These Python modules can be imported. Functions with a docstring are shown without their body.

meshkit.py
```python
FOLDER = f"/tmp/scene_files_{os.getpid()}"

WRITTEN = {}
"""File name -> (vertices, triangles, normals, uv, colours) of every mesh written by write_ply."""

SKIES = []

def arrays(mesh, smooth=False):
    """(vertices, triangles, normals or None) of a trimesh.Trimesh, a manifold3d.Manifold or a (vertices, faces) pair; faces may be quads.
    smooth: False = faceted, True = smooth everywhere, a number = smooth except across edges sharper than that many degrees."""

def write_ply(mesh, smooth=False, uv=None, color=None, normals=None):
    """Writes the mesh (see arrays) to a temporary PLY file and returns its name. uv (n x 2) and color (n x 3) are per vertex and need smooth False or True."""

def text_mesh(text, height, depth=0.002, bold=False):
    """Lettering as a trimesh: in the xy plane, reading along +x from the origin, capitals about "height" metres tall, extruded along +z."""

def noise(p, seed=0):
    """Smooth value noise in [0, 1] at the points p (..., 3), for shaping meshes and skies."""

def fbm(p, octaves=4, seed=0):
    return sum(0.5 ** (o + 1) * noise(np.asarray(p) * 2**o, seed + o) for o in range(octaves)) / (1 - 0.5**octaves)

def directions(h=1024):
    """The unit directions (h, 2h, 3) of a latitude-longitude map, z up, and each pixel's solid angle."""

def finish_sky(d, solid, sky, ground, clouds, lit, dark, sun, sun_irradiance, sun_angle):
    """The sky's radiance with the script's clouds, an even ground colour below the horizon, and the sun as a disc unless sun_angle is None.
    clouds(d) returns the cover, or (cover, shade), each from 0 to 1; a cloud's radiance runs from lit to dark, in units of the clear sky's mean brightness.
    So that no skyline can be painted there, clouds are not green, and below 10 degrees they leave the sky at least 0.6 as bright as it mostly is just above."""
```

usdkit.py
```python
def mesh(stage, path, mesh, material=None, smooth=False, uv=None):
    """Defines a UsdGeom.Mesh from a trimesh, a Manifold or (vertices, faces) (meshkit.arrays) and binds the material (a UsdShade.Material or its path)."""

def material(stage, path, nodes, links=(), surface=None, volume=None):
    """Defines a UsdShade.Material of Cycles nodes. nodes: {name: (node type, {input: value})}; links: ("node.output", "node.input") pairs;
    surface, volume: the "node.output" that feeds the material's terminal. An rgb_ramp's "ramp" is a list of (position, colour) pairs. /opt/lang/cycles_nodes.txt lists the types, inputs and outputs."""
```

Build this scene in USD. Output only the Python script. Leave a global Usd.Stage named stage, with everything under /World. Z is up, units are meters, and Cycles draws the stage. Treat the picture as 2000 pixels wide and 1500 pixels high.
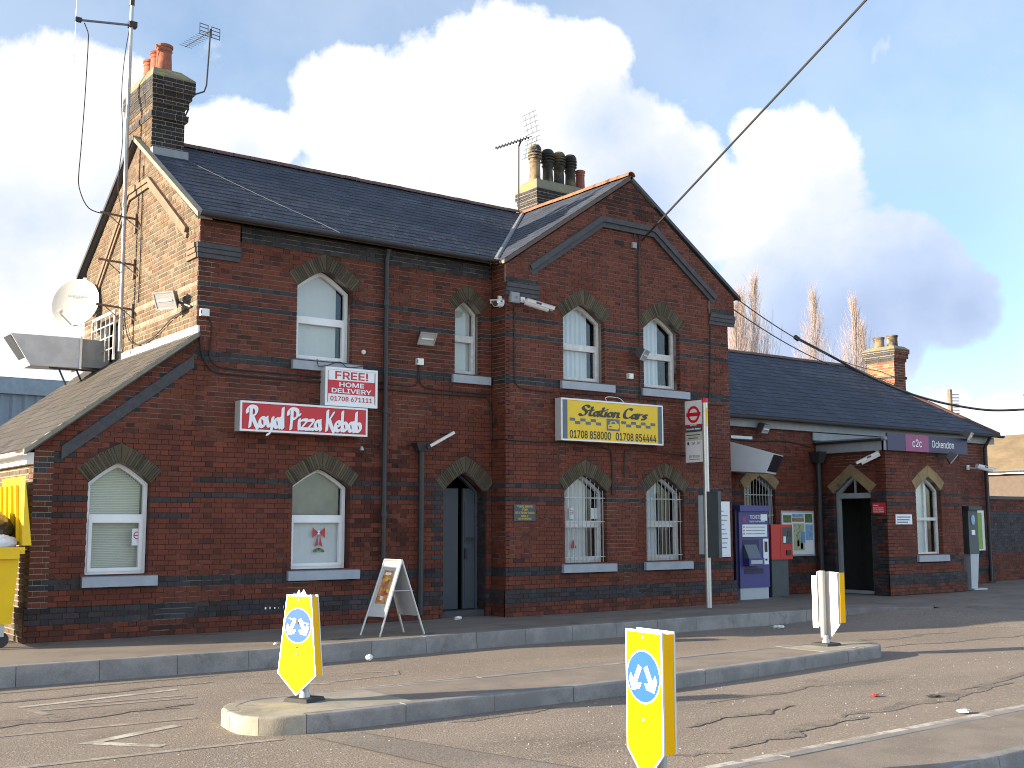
import math, random
import numpy as np, trimesh, shapely, usdkit, meshkit
from shapely.geometry import Polygon, LineString, Point, box as sbox, MultiPoint
from shapely.ops import unary_union
from shapely import affinity
from pxr import Usd, UsdGeom, UsdLux, UsdShade, Gf, Sdf, Vt

stage = Usd.Stage.CreateInMemory()
UsdGeom.SetStageUpAxis(stage, UsdGeom.Tokens.z)
UsdGeom.SetStageMetersPerUnit(stage, 1.0)
World = UsdGeom.Xform.Define(stage, '/World')
stage.SetDefaultPrim(World.GetPrim())
UsdGeom.Scope.Define(stage, '/World/Looks')
rng = np.random.default_rng(7)
random.seed(7)

# ------------------------------------------------------------------ camera, sky, sun, exposure
F_PX, PITCH, YAW, ROLL = 2241.35, 0.1213, 0.63781, -0.00146
CAM = np.array([-4.0984, -16.5002, 1.5809])
EXPOSURE = 1.62
fw = np.array([math.sin(YAW) * math.cos(PITCH), math.cos(YAW) * math.cos(PITCH), math.sin(PITCH)])
rt0 = np.array([math.cos(YAW), -math.sin(YAW), 0.0]); up0 = np.cross(rt0, fw)
rt = math.cos(ROLL) * rt0 + math.sin(ROLL) * up0
up = -math.sin(ROLL) * rt0 + math.cos(ROLL) * up0
cam = UsdGeom.Camera.Define(stage, '/World/camera')
cam.CreateHorizontalApertureAttr(36.0); cam.CreateVerticalApertureAttr(27.0)
cam.CreateFocalLengthAttr(F_PX / 2000 * 36.0)
cam.CreateClippingRangeAttr(Gf.Vec2f(0.1, 2000))
cam.CreateExposureAttr(EXPOSURE)
b = -fw
cam.AddTransformOp().Set(Gf.Matrix4d(*rt, 0, *up, 0, *b, 0, *map(float, CAM), 1))

SUN_AZ, SUN_EL = math.radians(18.5), math.radians(14.0)
SUN = np.array([-math.cos(SUN_AZ) * math.cos(SUN_EL), math.sin(SUN_AZ) * math.cos(SUN_EL), math.sin(SUN_EL)])
sun = UsdLux.DistantLight.Define(stage, '/World/sun')
sun.CreateIntensityAttr(1.25); sun.CreateAngleAttr(0.53); sun.CreateNormalizeAttr(True)
sun.CreateColorAttr(Gf.Vec3f(1.0, 0.86, 0.66))
zx = SUN; xx = np.cross([0, 0, 1.0], zx); xx /= np.linalg.norm(xx); yy = np.cross(zx, xx)
sun.AddTransformOp().Set(Gf.Matrix4d(*xx, 0, *yy, 0, *zx, 0, 0, 0, 50, 1))

SKY_STRENGTH = 0.074
CLOUD = 5.6


def pix_dir(px, py):
    d = fw * F_PX + rt * (px - 1000) - up * (py - 750)
    return d / np.linalg.norm(d)


def make_sky():
    n = {'tc': ('texture_coordinate', {}), 'sky': ('sky_texture', dict(sky_type='single_scattering', sun_disc=False, sun_elevation=SUN_EL,
         sun_rotation=math.atan2(SUN[0], SUN[1]), air_density=1.0, aerosol_density=1.2, ozone_density=1.0))}
    L = []
    # fluffy edge noise
    n['nz'] = ('noise_texture', dict(scale=11.0, detail=10.0, roughness=0.62, distortion=0.25))
    n['nz2'] = ('noise_texture', dict(scale=2.6, detail=5.0, roughness=0.55))
    n['nz3'] = ('noise_texture', dict(scale=5.0, detail=7.0, roughness=0.6))
    for k in ('nz', 'nz2', 'nz3'):
        L.append(('tc.generated', f'{k}.vector'))
    # banks of cumulus: (direction, angular radius)
    px_blobs = [(1000, 235, 200), (830, 255, 165), (690, 215, 112), (1110, 150, 105), (1005, 92, 75), (1175, 100, 60), (645, 245, 75), (780, 400, 200), (1100, 380, 190), (940, 420, 200), (1220, 300, 110),
                (60, 265, 165), (-110, 300, 240), (200, 235, 112), (330, 340, 120), (455, 290, 92), (540, 272, 48), (100, 480, 220), (-60, 620, 220), (250, 600, 200),
                (1555, 320, 112), (1490, 270, 60), (1610, 330, 75), (1545, 450, 140), (1410, 420, 105), (1640, 560, 145), (1780, 565, 118), (1862, 605, 82), (1490, 620, 150), (1720, 690, 80), (1950, 835, 60), (1840, 800, 55), (1340, 350, 90)]
    blobs = [((x_, y_), R_ / F_PX / .85) for x_, y_, R_ in px_blobs]
    prev = None
    for i, ((px, py), r) in enumerate(blobs):
        d = pix_dir(px, py)
        n[f'd{i}'] = ('vector_math', dict(math_type='distance', vector2=tuple(d)))
        L.append(('tc.generated', f'd{i}.vector1'))
        n[f'm{i}'] = ('map_range', dict(from_min=0.0, from_max=r * 1.15, to_min=1.0, to_max=0.0, clamp=True))
        L.append((f'd{i}.value', f'm{i}.value'))
        if prev is None:
            prev = f'm{i}.result'
        else:
            n[f'x{i}'] = ('math', dict(math_type='smoothmax', value3=0.12))
            L += [(prev, f'x{i}.value1'), (f'm{i}.result', f'x{i}.value2')]
            prev = f'x{i}.value'
    # the rest of the sky carries the same broken cumulus
    n['wide'] = ('map_range', dict(from_min=0.56, from_max=0.72, to_min=0.0, to_max=0.7, clamp=True))
    L.append(('nz2.fac', 'wide.value'))
    n['dc'] = ('vector_math', dict(math_type='dot_product', vector2=tuple(fw)))
    L.append(('tc.generated', 'dc.vector1'))
    n['inview'] = ('map_range', dict(from_min=0.80, from_max=0.9, to_min=1.0, to_max=0.0, clamp=True))
    L.append(('dc.value', 'inview.value'))
    n['widem'] = ('math', dict(math_type='multiply'))
    L += [('wide.result', 'widem.value1'), ('inview.result', 'widem.value2')]
    n['fld'] = ('math', dict(math_type='maximum'))
    L += [(prev, 'fld.value1'), ('widem.value', 'fld.value2')]
    # field + (noise-0.5)*amp
    n['nb'] = ('math', dict(math_type='multiply_add', value2=1.2, value3=-0.6))
    n['gate'] = ('map_range', dict(from_min=0.0, from_max=0.14, to_min=0.0, to_max=1.0, clamp=True))
    n['na'] = ('math', dict(math_type='multiply'))
    L += [('nz.fac', 'nb.value1'), ('fld.value', 'gate.value'), ('nb.value', 'na.value1'), ('gate.result', 'na.value2')]
    n['sum'] = ('math', dict(math_type='add'))
    L += [('fld.value', 'sum.value1'), ('na.value', 'sum.value2')]
    n['cov'] = ('map_range', dict(range_type='smoothstep', from_min=0.10, from_max=0.36, to_min=0.0, to_max=1.0))
    L.append(('sum.value', 'cov.value'))
    # thin veil everywhere
    n['veil'] = ('map_range', dict(from_min=0.35, from_max=0.8, to_min=0.10, to_max=0.42, clamp=True))
    L.append(('nz3.fac', 'veil.value'))
    n['covm'] = ('math', dict(math_type='maximum'))
    L += [('cov.result', 'covm.value1'), ('veil.result', 'covm.value2')]
    # grey-blue undersides: away from the sun side of each bank
    shade = [((1800, 585), .12), ((1690, 630), .11), ((1590, 660), .10), ((1885, 610), .075), ((1630, 500), .07), ((1250, 400), .10), ((40, 420), .12), ((280, 380), .09), ((1180, 250), .06), ((480, 330), .06)]
    prev = None
    for i, ((px, py), r) in enumerate(shade):
        d = pix_dir(px, py)
        n[f's{i}'] = ('vector_math', dict(math_type='distance', vector2=tuple(d)))
        L.append(('tc.generated', f's{i}.vector1'))
        n[f't{i}'] = ('map_range', dict(from_min=0.0, from_max=r * 1.3, to_min=1.0 if i < 4 else 0.55, to_max=0.0, clamp=True))
        L.append((f's{i}.value', f't{i}.value'))
        if prev is None:
            prev = f't{i}.result'
        else:
            n[f'y{i}'] = ('math', dict(math_type='smoothmax', value3=0.15))
            L += [(prev, f'y{i}.value1'), (f't{i}.result', f'y{i}.value2')]
            prev = f'y{i}.value'
    n['sa'] = ('math', dict(math_type='multiply_add', value2=1.3, value3=-0.62))
    L.append(('nz3.fac', 'sa.value1'))
    n['sb'] = ('math', dict(math_type='add'))
    L += [(prev, 'sb.value1'), ('sa.value', 'sb.value2')]
    n['ramp'] = ('rgb_ramp', dict(ramp=[(0.0, (1.0, .99, .97)), (.2, (.95, .955, .975)), (.45, (.72, .76, .86)), (.75, (.50, .60, .80)), (1.0, (.40, .50, .72))]))
    L.append(('sb.value', 'ramp.fac'))
    n['cl'] = ('vector_math', dict(math_type='scale', scale=CLOUD))
    L.append(('ramp.color', 'cl.vector1'))
    n['mix'] = ('mix_color', dict(use_clamp=True, use_clamp_result=False))
    n['tint'] = ('vector_math', dict(math_type='multiply', vector2=(1.02, 1.18, 1.36)))
    L += [('sky.color', 'tint.vector1'), ('covm.value', 'mix.fac'), ('tint.vector', 'mix.a'), ('cl.vector', 'mix.b')]
    n['bg'] = ('background_shader', dict(strength=SKY_STRENGTH))
    L.append(('mix.result', 'bg.color'))
    return usdkit.material(stage, '/World/Looks/sky_look', n, L, surface='bg.background')


dome = UsdLux.DomeLight.Define(stage, '/World/sky')
UsdShade.MaterialBindingAPI.Apply(dome.GetPrim()).Bind(make_sky())
dome.GetPrim().SetCustomDataByKey('kind', 'structure')

# ------------------------------------------------------------------ materials
M = {}


def mat(name, color, rough=0.6, metal=0.0, var=0.18, nscale=5.0, bump=0.0, bscale=60.0, spec=0.5, fine=0.0, fscale=120.0):
    n = {'g': ('geometry', {}), 'nz': ('noise_texture', dict(scale=nscale, detail=5.0, roughness=0.6)),
         'mr': ('map_range', dict(from_min=0.25, from_max=0.75, to_min=1 - var, to_max=1 + var)),
         'sc': ('vector_math', dict(math_type='scale', vector1=tuple(color))),
         'p': ('principled_bsdf', dict(roughness=rough, metallic=metal, specular_ior_level=spec))}
    L = [('g.position', 'nz.vector'), ('nz.fac', 'mr.value')]
    fac = 'mr.result'
    if fine:
        n['nf'] = ('noise_texture', dict(scale=fscale, detail=2.0))
        n['mf'] = ('map_range', dict(from_min=0.3, from_max=0.7, to_min=1 - fine, to_max=1 + fine))
        n['mm'] = ('math', dict(math_type='multiply'))
        L += [('g.position', 'nf.vector'), ('nf.fac', 'mf.value'), ('mf.result', 'mm.value1'), (fac, 'mm.value2')]
        fac = 'mm.value'
    L += [(fac, 'sc.scale'), ('sc.vector', 'p.base_color')]
    if bump:
        n['bn'] = ('noise_texture', dict(scale=bscale, detail=4.0))
        n['bp'] = ('bump', dict(strength=bump, distance=0.01))
        L += [('g.position', 'bn.vector'), ('bn.fac', 'bp.height'), ('bp.normal', 'p.normal')]
    M[name] = usdkit.material(stage, '/World/Looks/' + name, n, L, surface='p.BSDF')
    return M[name]


def mat_col(name, rough=0.8, nscale=2.0, var=0.25, bump=0.5, bscale=90.0, spec=0.3, fvar=0.2):
    """Per-piece base colour from the mesh primvar 'col', times weathering noise."""
    n = {'g': ('geometry', {}), 'a': ('attribute', dict(attribute='col')),
         'nz': ('noise_texture', dict(scale=nscale, detail=6.0, roughness=0.65)),
         'mr': ('map_range', dict(from_min=0.28, from_max=0.72, to_min=1 - var, to_max=1 + var)),
         'nf': ('noise_texture', dict(scale=bscale, detail=3.0)),
         'mf': ('map_range', dict(from_min=0.3, from_max=0.7, to_min=1 - fvar, to_max=1 + fvar)),
         'mm': ('math', dict(math_type='multiply')), 'sc': ('vector_math', dict(math_type='scale')),
         'bp': ('bump', dict(strength=bump, distance=0.006)),
         'p': ('principled_bsdf', dict(roughness=rough, specular_ior_level=spec))}
    L = [('g.position', 'nz.vector'), ('g.position', 'nf.vector'), ('nz.fac', 'mr.value'), ('nf.fac', 'mf.value'), ('mr.result', 'mm.value1'), ('mf.result', 'mm.value2'),
         ('a.color', 'sc.vector1'), ('mm.value', 'sc.scale'), ('sc.vector', 'p.base_color'), ('nf.fac', 'bp.height'), ('bp.normal', 'p.normal')]
    M[name] = usdkit.material(stage, '/World/Looks/' + name, n, L, surface='p.BSDF')


def mat_two(name, c1, c2, scale, lo, hi, rough=0.85, fine=0.15, fscale=140.0, bump=0.4, detail=5.0, c3=None, s3=1.0, lo3=.55, hi3=.7, stretch=None, spec=.3, speck=None, bdist=.008):
    """Two tones mixed by noise in world position, a third tone of stains, fine grain."""
    n = {'g': ('geometry', {}), 'mp': ('mapping', dict(scale=stretch or (1, 1, 1))),
         'nz': ('noise_texture', dict(scale=scale, detail=detail, roughness=0.62)), 'mr': ('map_range', dict(range_type='smoothstep', from_min=lo, from_max=hi)),
         'mx': ('mix_color', dict(a=tuple(c1), b=tuple(c2))),
         'nf': ('noise_texture', dict(scale=fscale, detail=3.0, roughness=.7)), 'mf': ('map_range', dict(from_min=0.28, from_max=0.72, to_min=1 - fine, to_max=1 + fine)),
         'sc': ('vector_math', dict(math_type='scale')), 'bp': ('bump', dict(strength=bump, distance=bdist)),
         'p': ('principled_bsdf', dict(roughness=rough, specular_ior_level=spec))}
    L = [('g.position', 'mp.vector'), ('mp.vector', 'nz.vector'), ('g.position', 'nf.vector'), ('nz.fac', 'mr.value'), ('mr.result', 'mx.fac'), ('nf.fac', 'mf.value'), ('mf.result', 'sc.scale'),
         ('nf.fac', 'bp.height'), ('bp.normal', 'p.normal'), ('sc.vector', 'p.base_color')]
    top = 'mx.result'
    if c3 is not None:
        n['n3'] = ('noise_texture', dict(scale=s3, detail=7.0, roughness=0.68, distortion=.4)); n['m3'] = ('map_range', dict(range_type='smoothstep', from_min=lo3, from_max=hi3))
        n['x3'] = ('mix_color', dict(b=tuple(c3)))
        L += [('mp.vector', 'n3.vector'), ('n3.fac', 'm3.value'), ('m3.result', 'x3.fac'), (top, 'x3.a')]
        top = 'x3.result'
    if speck is not None:
        n['vo'] = ('voronoi_texture', dict(scale=speck[1])); n['mv'] = ('map_range', dict(range_type='smoothstep', from_min=speck[2], from_max=speck[3])); n['xv'] = ('mix_color', dict(b=tuple(speck[0])))
        n['wn'] = ('separate_xyz', {})
        L += [('g.position', 'vo.vector'), ('vo.color', 'wn.vector'), ('wn.x', 'mv.value'), ('mv.result', 'xv.fac'), (top, 'xv.a')]
        top = 'xv.result'
    L.append((top, 'sc.vector1'))
    M[name] = usdkit.material(stage, '/World/Looks/' + name, n, L, surface='p.BSDF')


mat_col('brick'); mat_col('slate', rough=0.62, nscale=1.2, var=0.18, bump=0.3, bscale=40, spec=.16); mat_col('painted_stone', rough=.8, nscale=4)
mat_col('printed', rough=.45, nscale=3, var=.06, bump=.0, fvar=.03, spec=.4)
mat_two('mortar_pale', (.40, .345, .27), (.31, .265, .205), 1.5, .4, .6)
mat_two('mortar_dark', (.06, .05, .05), (.26, .24, .22), 2.2, .40, .6)
mat_two('road_tarmac', (.245, .202, .166), (.205, .170, .140), 0.55, .35, .65, rough=.9, fine=.42, fscale=52, bump=.8, c3=(.14, .115, .094), s3=1.1, lo3=.6, hi3=.76,
        stretch=(.55, 1.2, 1), speck=((.34, .29, .24), 46, .90, .98), bdist=.016)
mat_two('pavement_tarmac', (.235, .195, .16), (.175, .147, .122), 1.2, .35, .65, rough=.9, fine=.35, fscale=90, bump=.6, c3=(.06, .052, .048), s3=1.8, lo3=.58, hi3=.7, stretch=(.6, 1, 1), speck=((.22, .2, .18), 60, .94, .98))
mat_two('island_tarmac', (.24, .20, .165), (.19, .16, .135), 2.0, .35, .65, rough=.9, fine=.35, fscale=95, bump=.6, speck=((.25, .23, .2), 60, .94, .98))
mat_two('kerb_concrete', (.26, .245, .235), (.19, .18, .175), 3.0, .35, .65, rough=.85, fine=.18, fscale=70, bump=.5, c3=(.14, .125, .115), s3=2.4, lo3=.56, hi3=.72)
mat_two('slab_concrete', (.33, .30, .25), (.26, .235, .195), 3.0, .35, .65, rough=.85, fine=.15, fscale=70, bump=.4, c3=(.2, .18, .155), s3=2.0, lo3=.55, hi3=.7)
mat_two('road_paint', (.50, .46, .41), (.30, .26, .22), 3.2, .42, .62, fine=.3, fscale=60, bump=.6, c3=(.24, .205, .17), s3=8.0, lo3=.5, hi3=.66)
mat_two('faded_paint', (.36, .32, .275), (.25, .21, .175), 4.0, .35, .6, fine=.3, fscale=60, bump=.6, c3=(.23, .195, .16), s3=7.0, lo3=.48, hi3=.62)
mat_two('terracotta', (.30, .13, .07), (.22, .09, .055), 6.0, .35, .65, c3=(.22, .16, .07), s3=3.0, lo3=.55, hi3=.7)
mat_two('pot_clay', (.34, .12, .075), (.24, .085, .06), 5.0, .35, .65, c3=(.10, .06, .045), s3=3.0, lo3=.55, hi3=.7)
mat_two('sooty_clay', (.045, .04, .036), (.20, .15, .085), 3.0, .45, .66, c3=(.03, .028, .026), s3=5.0, lo3=.5, hi3=.65)
mat_two('buff_pot', (.25, .19, .12), (.15, .115, .075), 4.0, .35, .65, c3=(.04, .034, .03), s3=4.0, lo3=.45, hi3=.62)
mat_two('lichen_cement', (.17, .16, .11), (.30, .235, .06), 3.5, .48, .66, c3=(.13, .12, .1), s3=4.0, lo3=.56, hi3=.7)
mat_two('buff_stone', (.30, .21, .10), (.22, .155, .085), 3.0, .35, .65, c3=(.12, .09, .06), s3=4.0, lo3=.58, hi3=.72)
mat_two('weathered_metal', (.60, .61, .63), (.48, .49, .51), 3.0, .35, .65, rough=.38, fine=.05, bump=.05)
mat('sill_paint', (.30, .33, .37), .65, var=.14, bump=.15); mat('grey_paint', (.27, .29, .31), .6, var=.14)
mat('white_upvc', (.78, .79, .80), .35, var=.05); mat('old_white_paint', (.62, .62, .60), .6, var=.2, nscale=14)
mat('door_paint', (.055, .066, .082), .5, var=.1); mat('dark_void', (.012, .011, .011), .9); mat('reveal', (.13, .05, .035), .85, var=.3, bump=.3)
mat('cast_iron', (.03, .03, .034), .5, var=.2); mat('lead', (.22, .23, .25), .55, var=.2, nscale=9); mat('cable_black', (.018, .017, .017), .55)
mat('steel_galv', (.42, .43, .44), .42, metal=.55, var=.15); mat('alu', (.60, .61, .62), .35, metal=.7, var=.06); mat('rusty_steel', (.14, .095, .07), .75, var=.3)
mat('white_plastic', (.72, .72, .70), .45, var=.05); mat('sign_white', (.76, .76, .77), .4, var=.04); mat('sign_case', (.46, .47, .48), .5, var=.08)
mat('sign_red', (.52, .022, .03), .4, var=.05); mat('sign_yellow', (.74, .49, .006), .4, var=.05); mat('sign_dark', (.05, .055, .065), .45, var=.05); mat('sign_slate', (.10, .125, .15), .45, var=.05)
mat('letter_white', (.80, .81, .83), .45, var=.03); mat('letter_red', (.48, .03, .04), .45, var=.03); mat('letter_dark', (.035, .033, .03), .5, var=.05); mat('letter_gold', (.55, .38, .05), .45)
mat('letter_shadow', (.20, .01, .02), .5)
mat('roundel_red', (.62, .012, .02), .4, var=.02); mat('bollard_yellow', (.86, .70, .0), .6, var=.03, spec=.08); mat('bollard_amber', (.80, .42, .0), .6, var=.05, spec=.1)
mat('bollard_blue', (.022, .10, .32), .5, var=.03, spec=.2); mat('bollard_white', (.58, .575, .55), .5, var=.05); mat('black_rubber', (.03, .03, .03), .8, var=.2)
mat('machine_purple', (.055, .05, .20), .45, var=.06); mat('machine_purple_dark', (.02, .02, .06), .5); mat('machine_red', (.50, .035, .025), .45, var=.06); mat('machine_grey', (.06, .072, .078), .5)
mat('screen_dark', (.012, .013, .016), .15); mat('c2c_navy', (.040, .036, .085), .5, var=.05); mat('c2c_pink', (.24, .035, .14), .4, var=.05); mat('display_white', (.60, .64, .68), .45, var=.05); mat('display_grey', (.40, .43, .46), .45, var=.05)
mat('bin_yellow', (.74, .47, .0), .45, var=.08); mat('bag_black', (.03, .02, .014), .3, var=.3, bump=.8, bscale=14); mat('bag_white', (.62, .64, .68), .4, var=.1, bump=.8, bscale=16)
mat('green_plastic', (.04, .40, .12), .45); mat('warning_red', (.55, .03, .035), .45); mat('notice_paper', (.70, .74, .78), .5, var=.05); mat('poster_green', (.20, .34, .04), .5, var=.2)
mat('net_curtain', (.66, .69, .71), .9, var=.08, nscale=3); mat('blind_slat', (.70, .72, .62), .55, var=.05); mat('shade_cloth', (.62, .62, .58), .9, var=.07, nscale=2)
mat('tar_seal', (.085, .075, .066), .8); mat('post_grey', (.30, .30, .30), .5, var=.05); mat('junction_grey', (.25, .26, .27), .5, var=.08); mat('upper_cloth', (.20, .21, .19), .8, var=.3, nscale=3); mat('shed_blue', (.16, .21, .26), .5, var=.08); mat('shed_trim', (.20, .25, .30), .5); mat('shed_pale', (.42, .47, .52), .5)
mat('roof_tan', (.17, .125, .075), .9, var=.3, nscale=1.2, bump=.5, bscale=3); mat('old_timber', (.10, .075, .06), .85)
mat('twig', (.44, .35, .31), .85, var=.2); mat('bark', (.20, .15, .12), .9, var=.3); mat('lamp_glass', (.72, .74, .76), .12); mat('lamp_body', (.06, .06, .065), .5)
mat('litter_white', (.75, .75, .75), .7); mat('litter_red', (.5, .06, .05), .6); mat('litter_dark', (.03, .028, .025), .6); mat('litter_blue', (.55, .65, .75), .5); mat('moss', (.06, .075, .02), .9, var=.4, nscale=20, bump=.8)
mat('cream_plastic', (.55, .53, .45), .6); mat('dish_grey', (.55, .55, .53), .45, var=.04); mat('brick_far', (.16, .06, .04), .85, var=.3, nscale=8)


mat('moulding_brick', (.052, .05, .056), .75, var=.3, nscale=9, bump=.4); mat('stock_moulding', (.17, .12, .08), .85, var=.3, nscale=9, bump=.4); mat('verge_mortar', (.20, .19, .15), .85, var=.3, nscale=6, bump=.4)
mat('slate_far', (.05, .055, .065), .6); mat('hip_tile', (.11, .055, .045), .7, var=.25); mat('dark_lining', (.03, .028, .027), .8); mat('lamp_reflector', (.55, .56, .57), .3, metal=.7, var=.1); mat('duct_grey', (.22, .225, .235), .5, metal=.3, var=.15); mat('litter_white_grit', (.45, .42, .38), .9)

def mat_mortar():
    """Pale pointing above; the ground floor's joints were painted over in brick red and show only here and there."""
    n = {'g': ('geometry', {}), 'x': ('separate_xyz', {}), 'zf': ('map_range', dict(from_min=2.6, from_max=4.4, to_min=-.10, to_max=.10, clamp=True)),
         'nz': ('noise_texture', dict(scale=.8, detail=5.0, roughness=.6)), 'n2': ('noise_texture', dict(scale=7.0, detail=4.0, roughness=.6)),
         'a1': ('math', dict(math_type='add')), 'm2': ('math', dict(math_type='multiply_add', value2=.35, value3=-.175)), 'a2': ('math', dict(math_type='add')),
         'mr': ('map_range', dict(range_type='smoothstep', from_min=.44, from_max=.60)), 'mx': ('mix_color', dict(a=(.080, .028, .018), b=(.27, .225, .19))), 'p': ('principled_bsdf', dict(roughness=.9, specular_ior_level=.2))}
    L = [('g.position', 'x.vector'), ('x.z', 'zf.value'), ('g.position', 'nz.vector'), ('g.position', 'n2.vector'), ('nz.fac', 'a1.value1'), ('zf.result', 'a1.value2'), ('n2.fac', 'm2.value1'), ('a1.value', 'a2.value1'), ('m2.value', 'a2.value2'),
         ('a2.value', 'mr.value'), ('mr.result', 'mx.fac'), ('mx.result', 'p.base_color')]
    M['mortar_front'] = usdkit.material(stage, '/World/Looks/mortar_front', n, L, surface='p.BSDF')


mat_mortar()


def mat_glass():
    n = {'f': ('layer_weight', dict(blend=.5)), 'p': ('math', dict(math_type='power', value2=4.0)), 'k': ('math', dict(math_type='multiply_add', value2=.85, value3=.045)),
         't': ('transparent_bsdf', dict(color=(.95, .965, .965))), 'g': ('glossy_bsdf', dict(color=(.95, .97, 1.0), roughness=0.015)), 'm': ('mix_closure', {})}
    M['glass'] = usdkit.material(stage, '/World/Looks/glass', n, [('f.facing', 'p.value1'), ('p.value', 'k.value1'), ('k.value', 'm.fac'), ('t.BSDF', 'm.closure1'), ('g.BSDF', 'm.closure2')], surface='m.closure')


mat_glass()

# ------------------------------------------------------------------ prim helpers
NAMES, ORIGIN = {}, {}


def child(parent, base):
    k = NAMES.get((parent, base), 0)
    NAMES[(parent, base)] = k + 1
    return f'{parent}/{base}' if k == 0 else f'{parent}/{base}_{k:03d}'


def tag(prim, label=None, category=None, group=None, kind=None):
    for k, v in (('label', label), ('category', category), ('group', group), ('kind', kind)):
        if v:
            prim.SetCustomDataByKey(k, v)


def thing(name, label, category, loc=(0, 0, 0), group=None, kind=None):
    p = child('/World', name)
    x = UsdGeom.Xform.Define(stage, p)
    x.AddTranslateOp().Set(Gf.Vec3d(*map(float, loc)))
    tag(x.GetPrim(), label, category, group, kind)
    ORIGIN[p] = np.array(loc, float)
    return p


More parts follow.
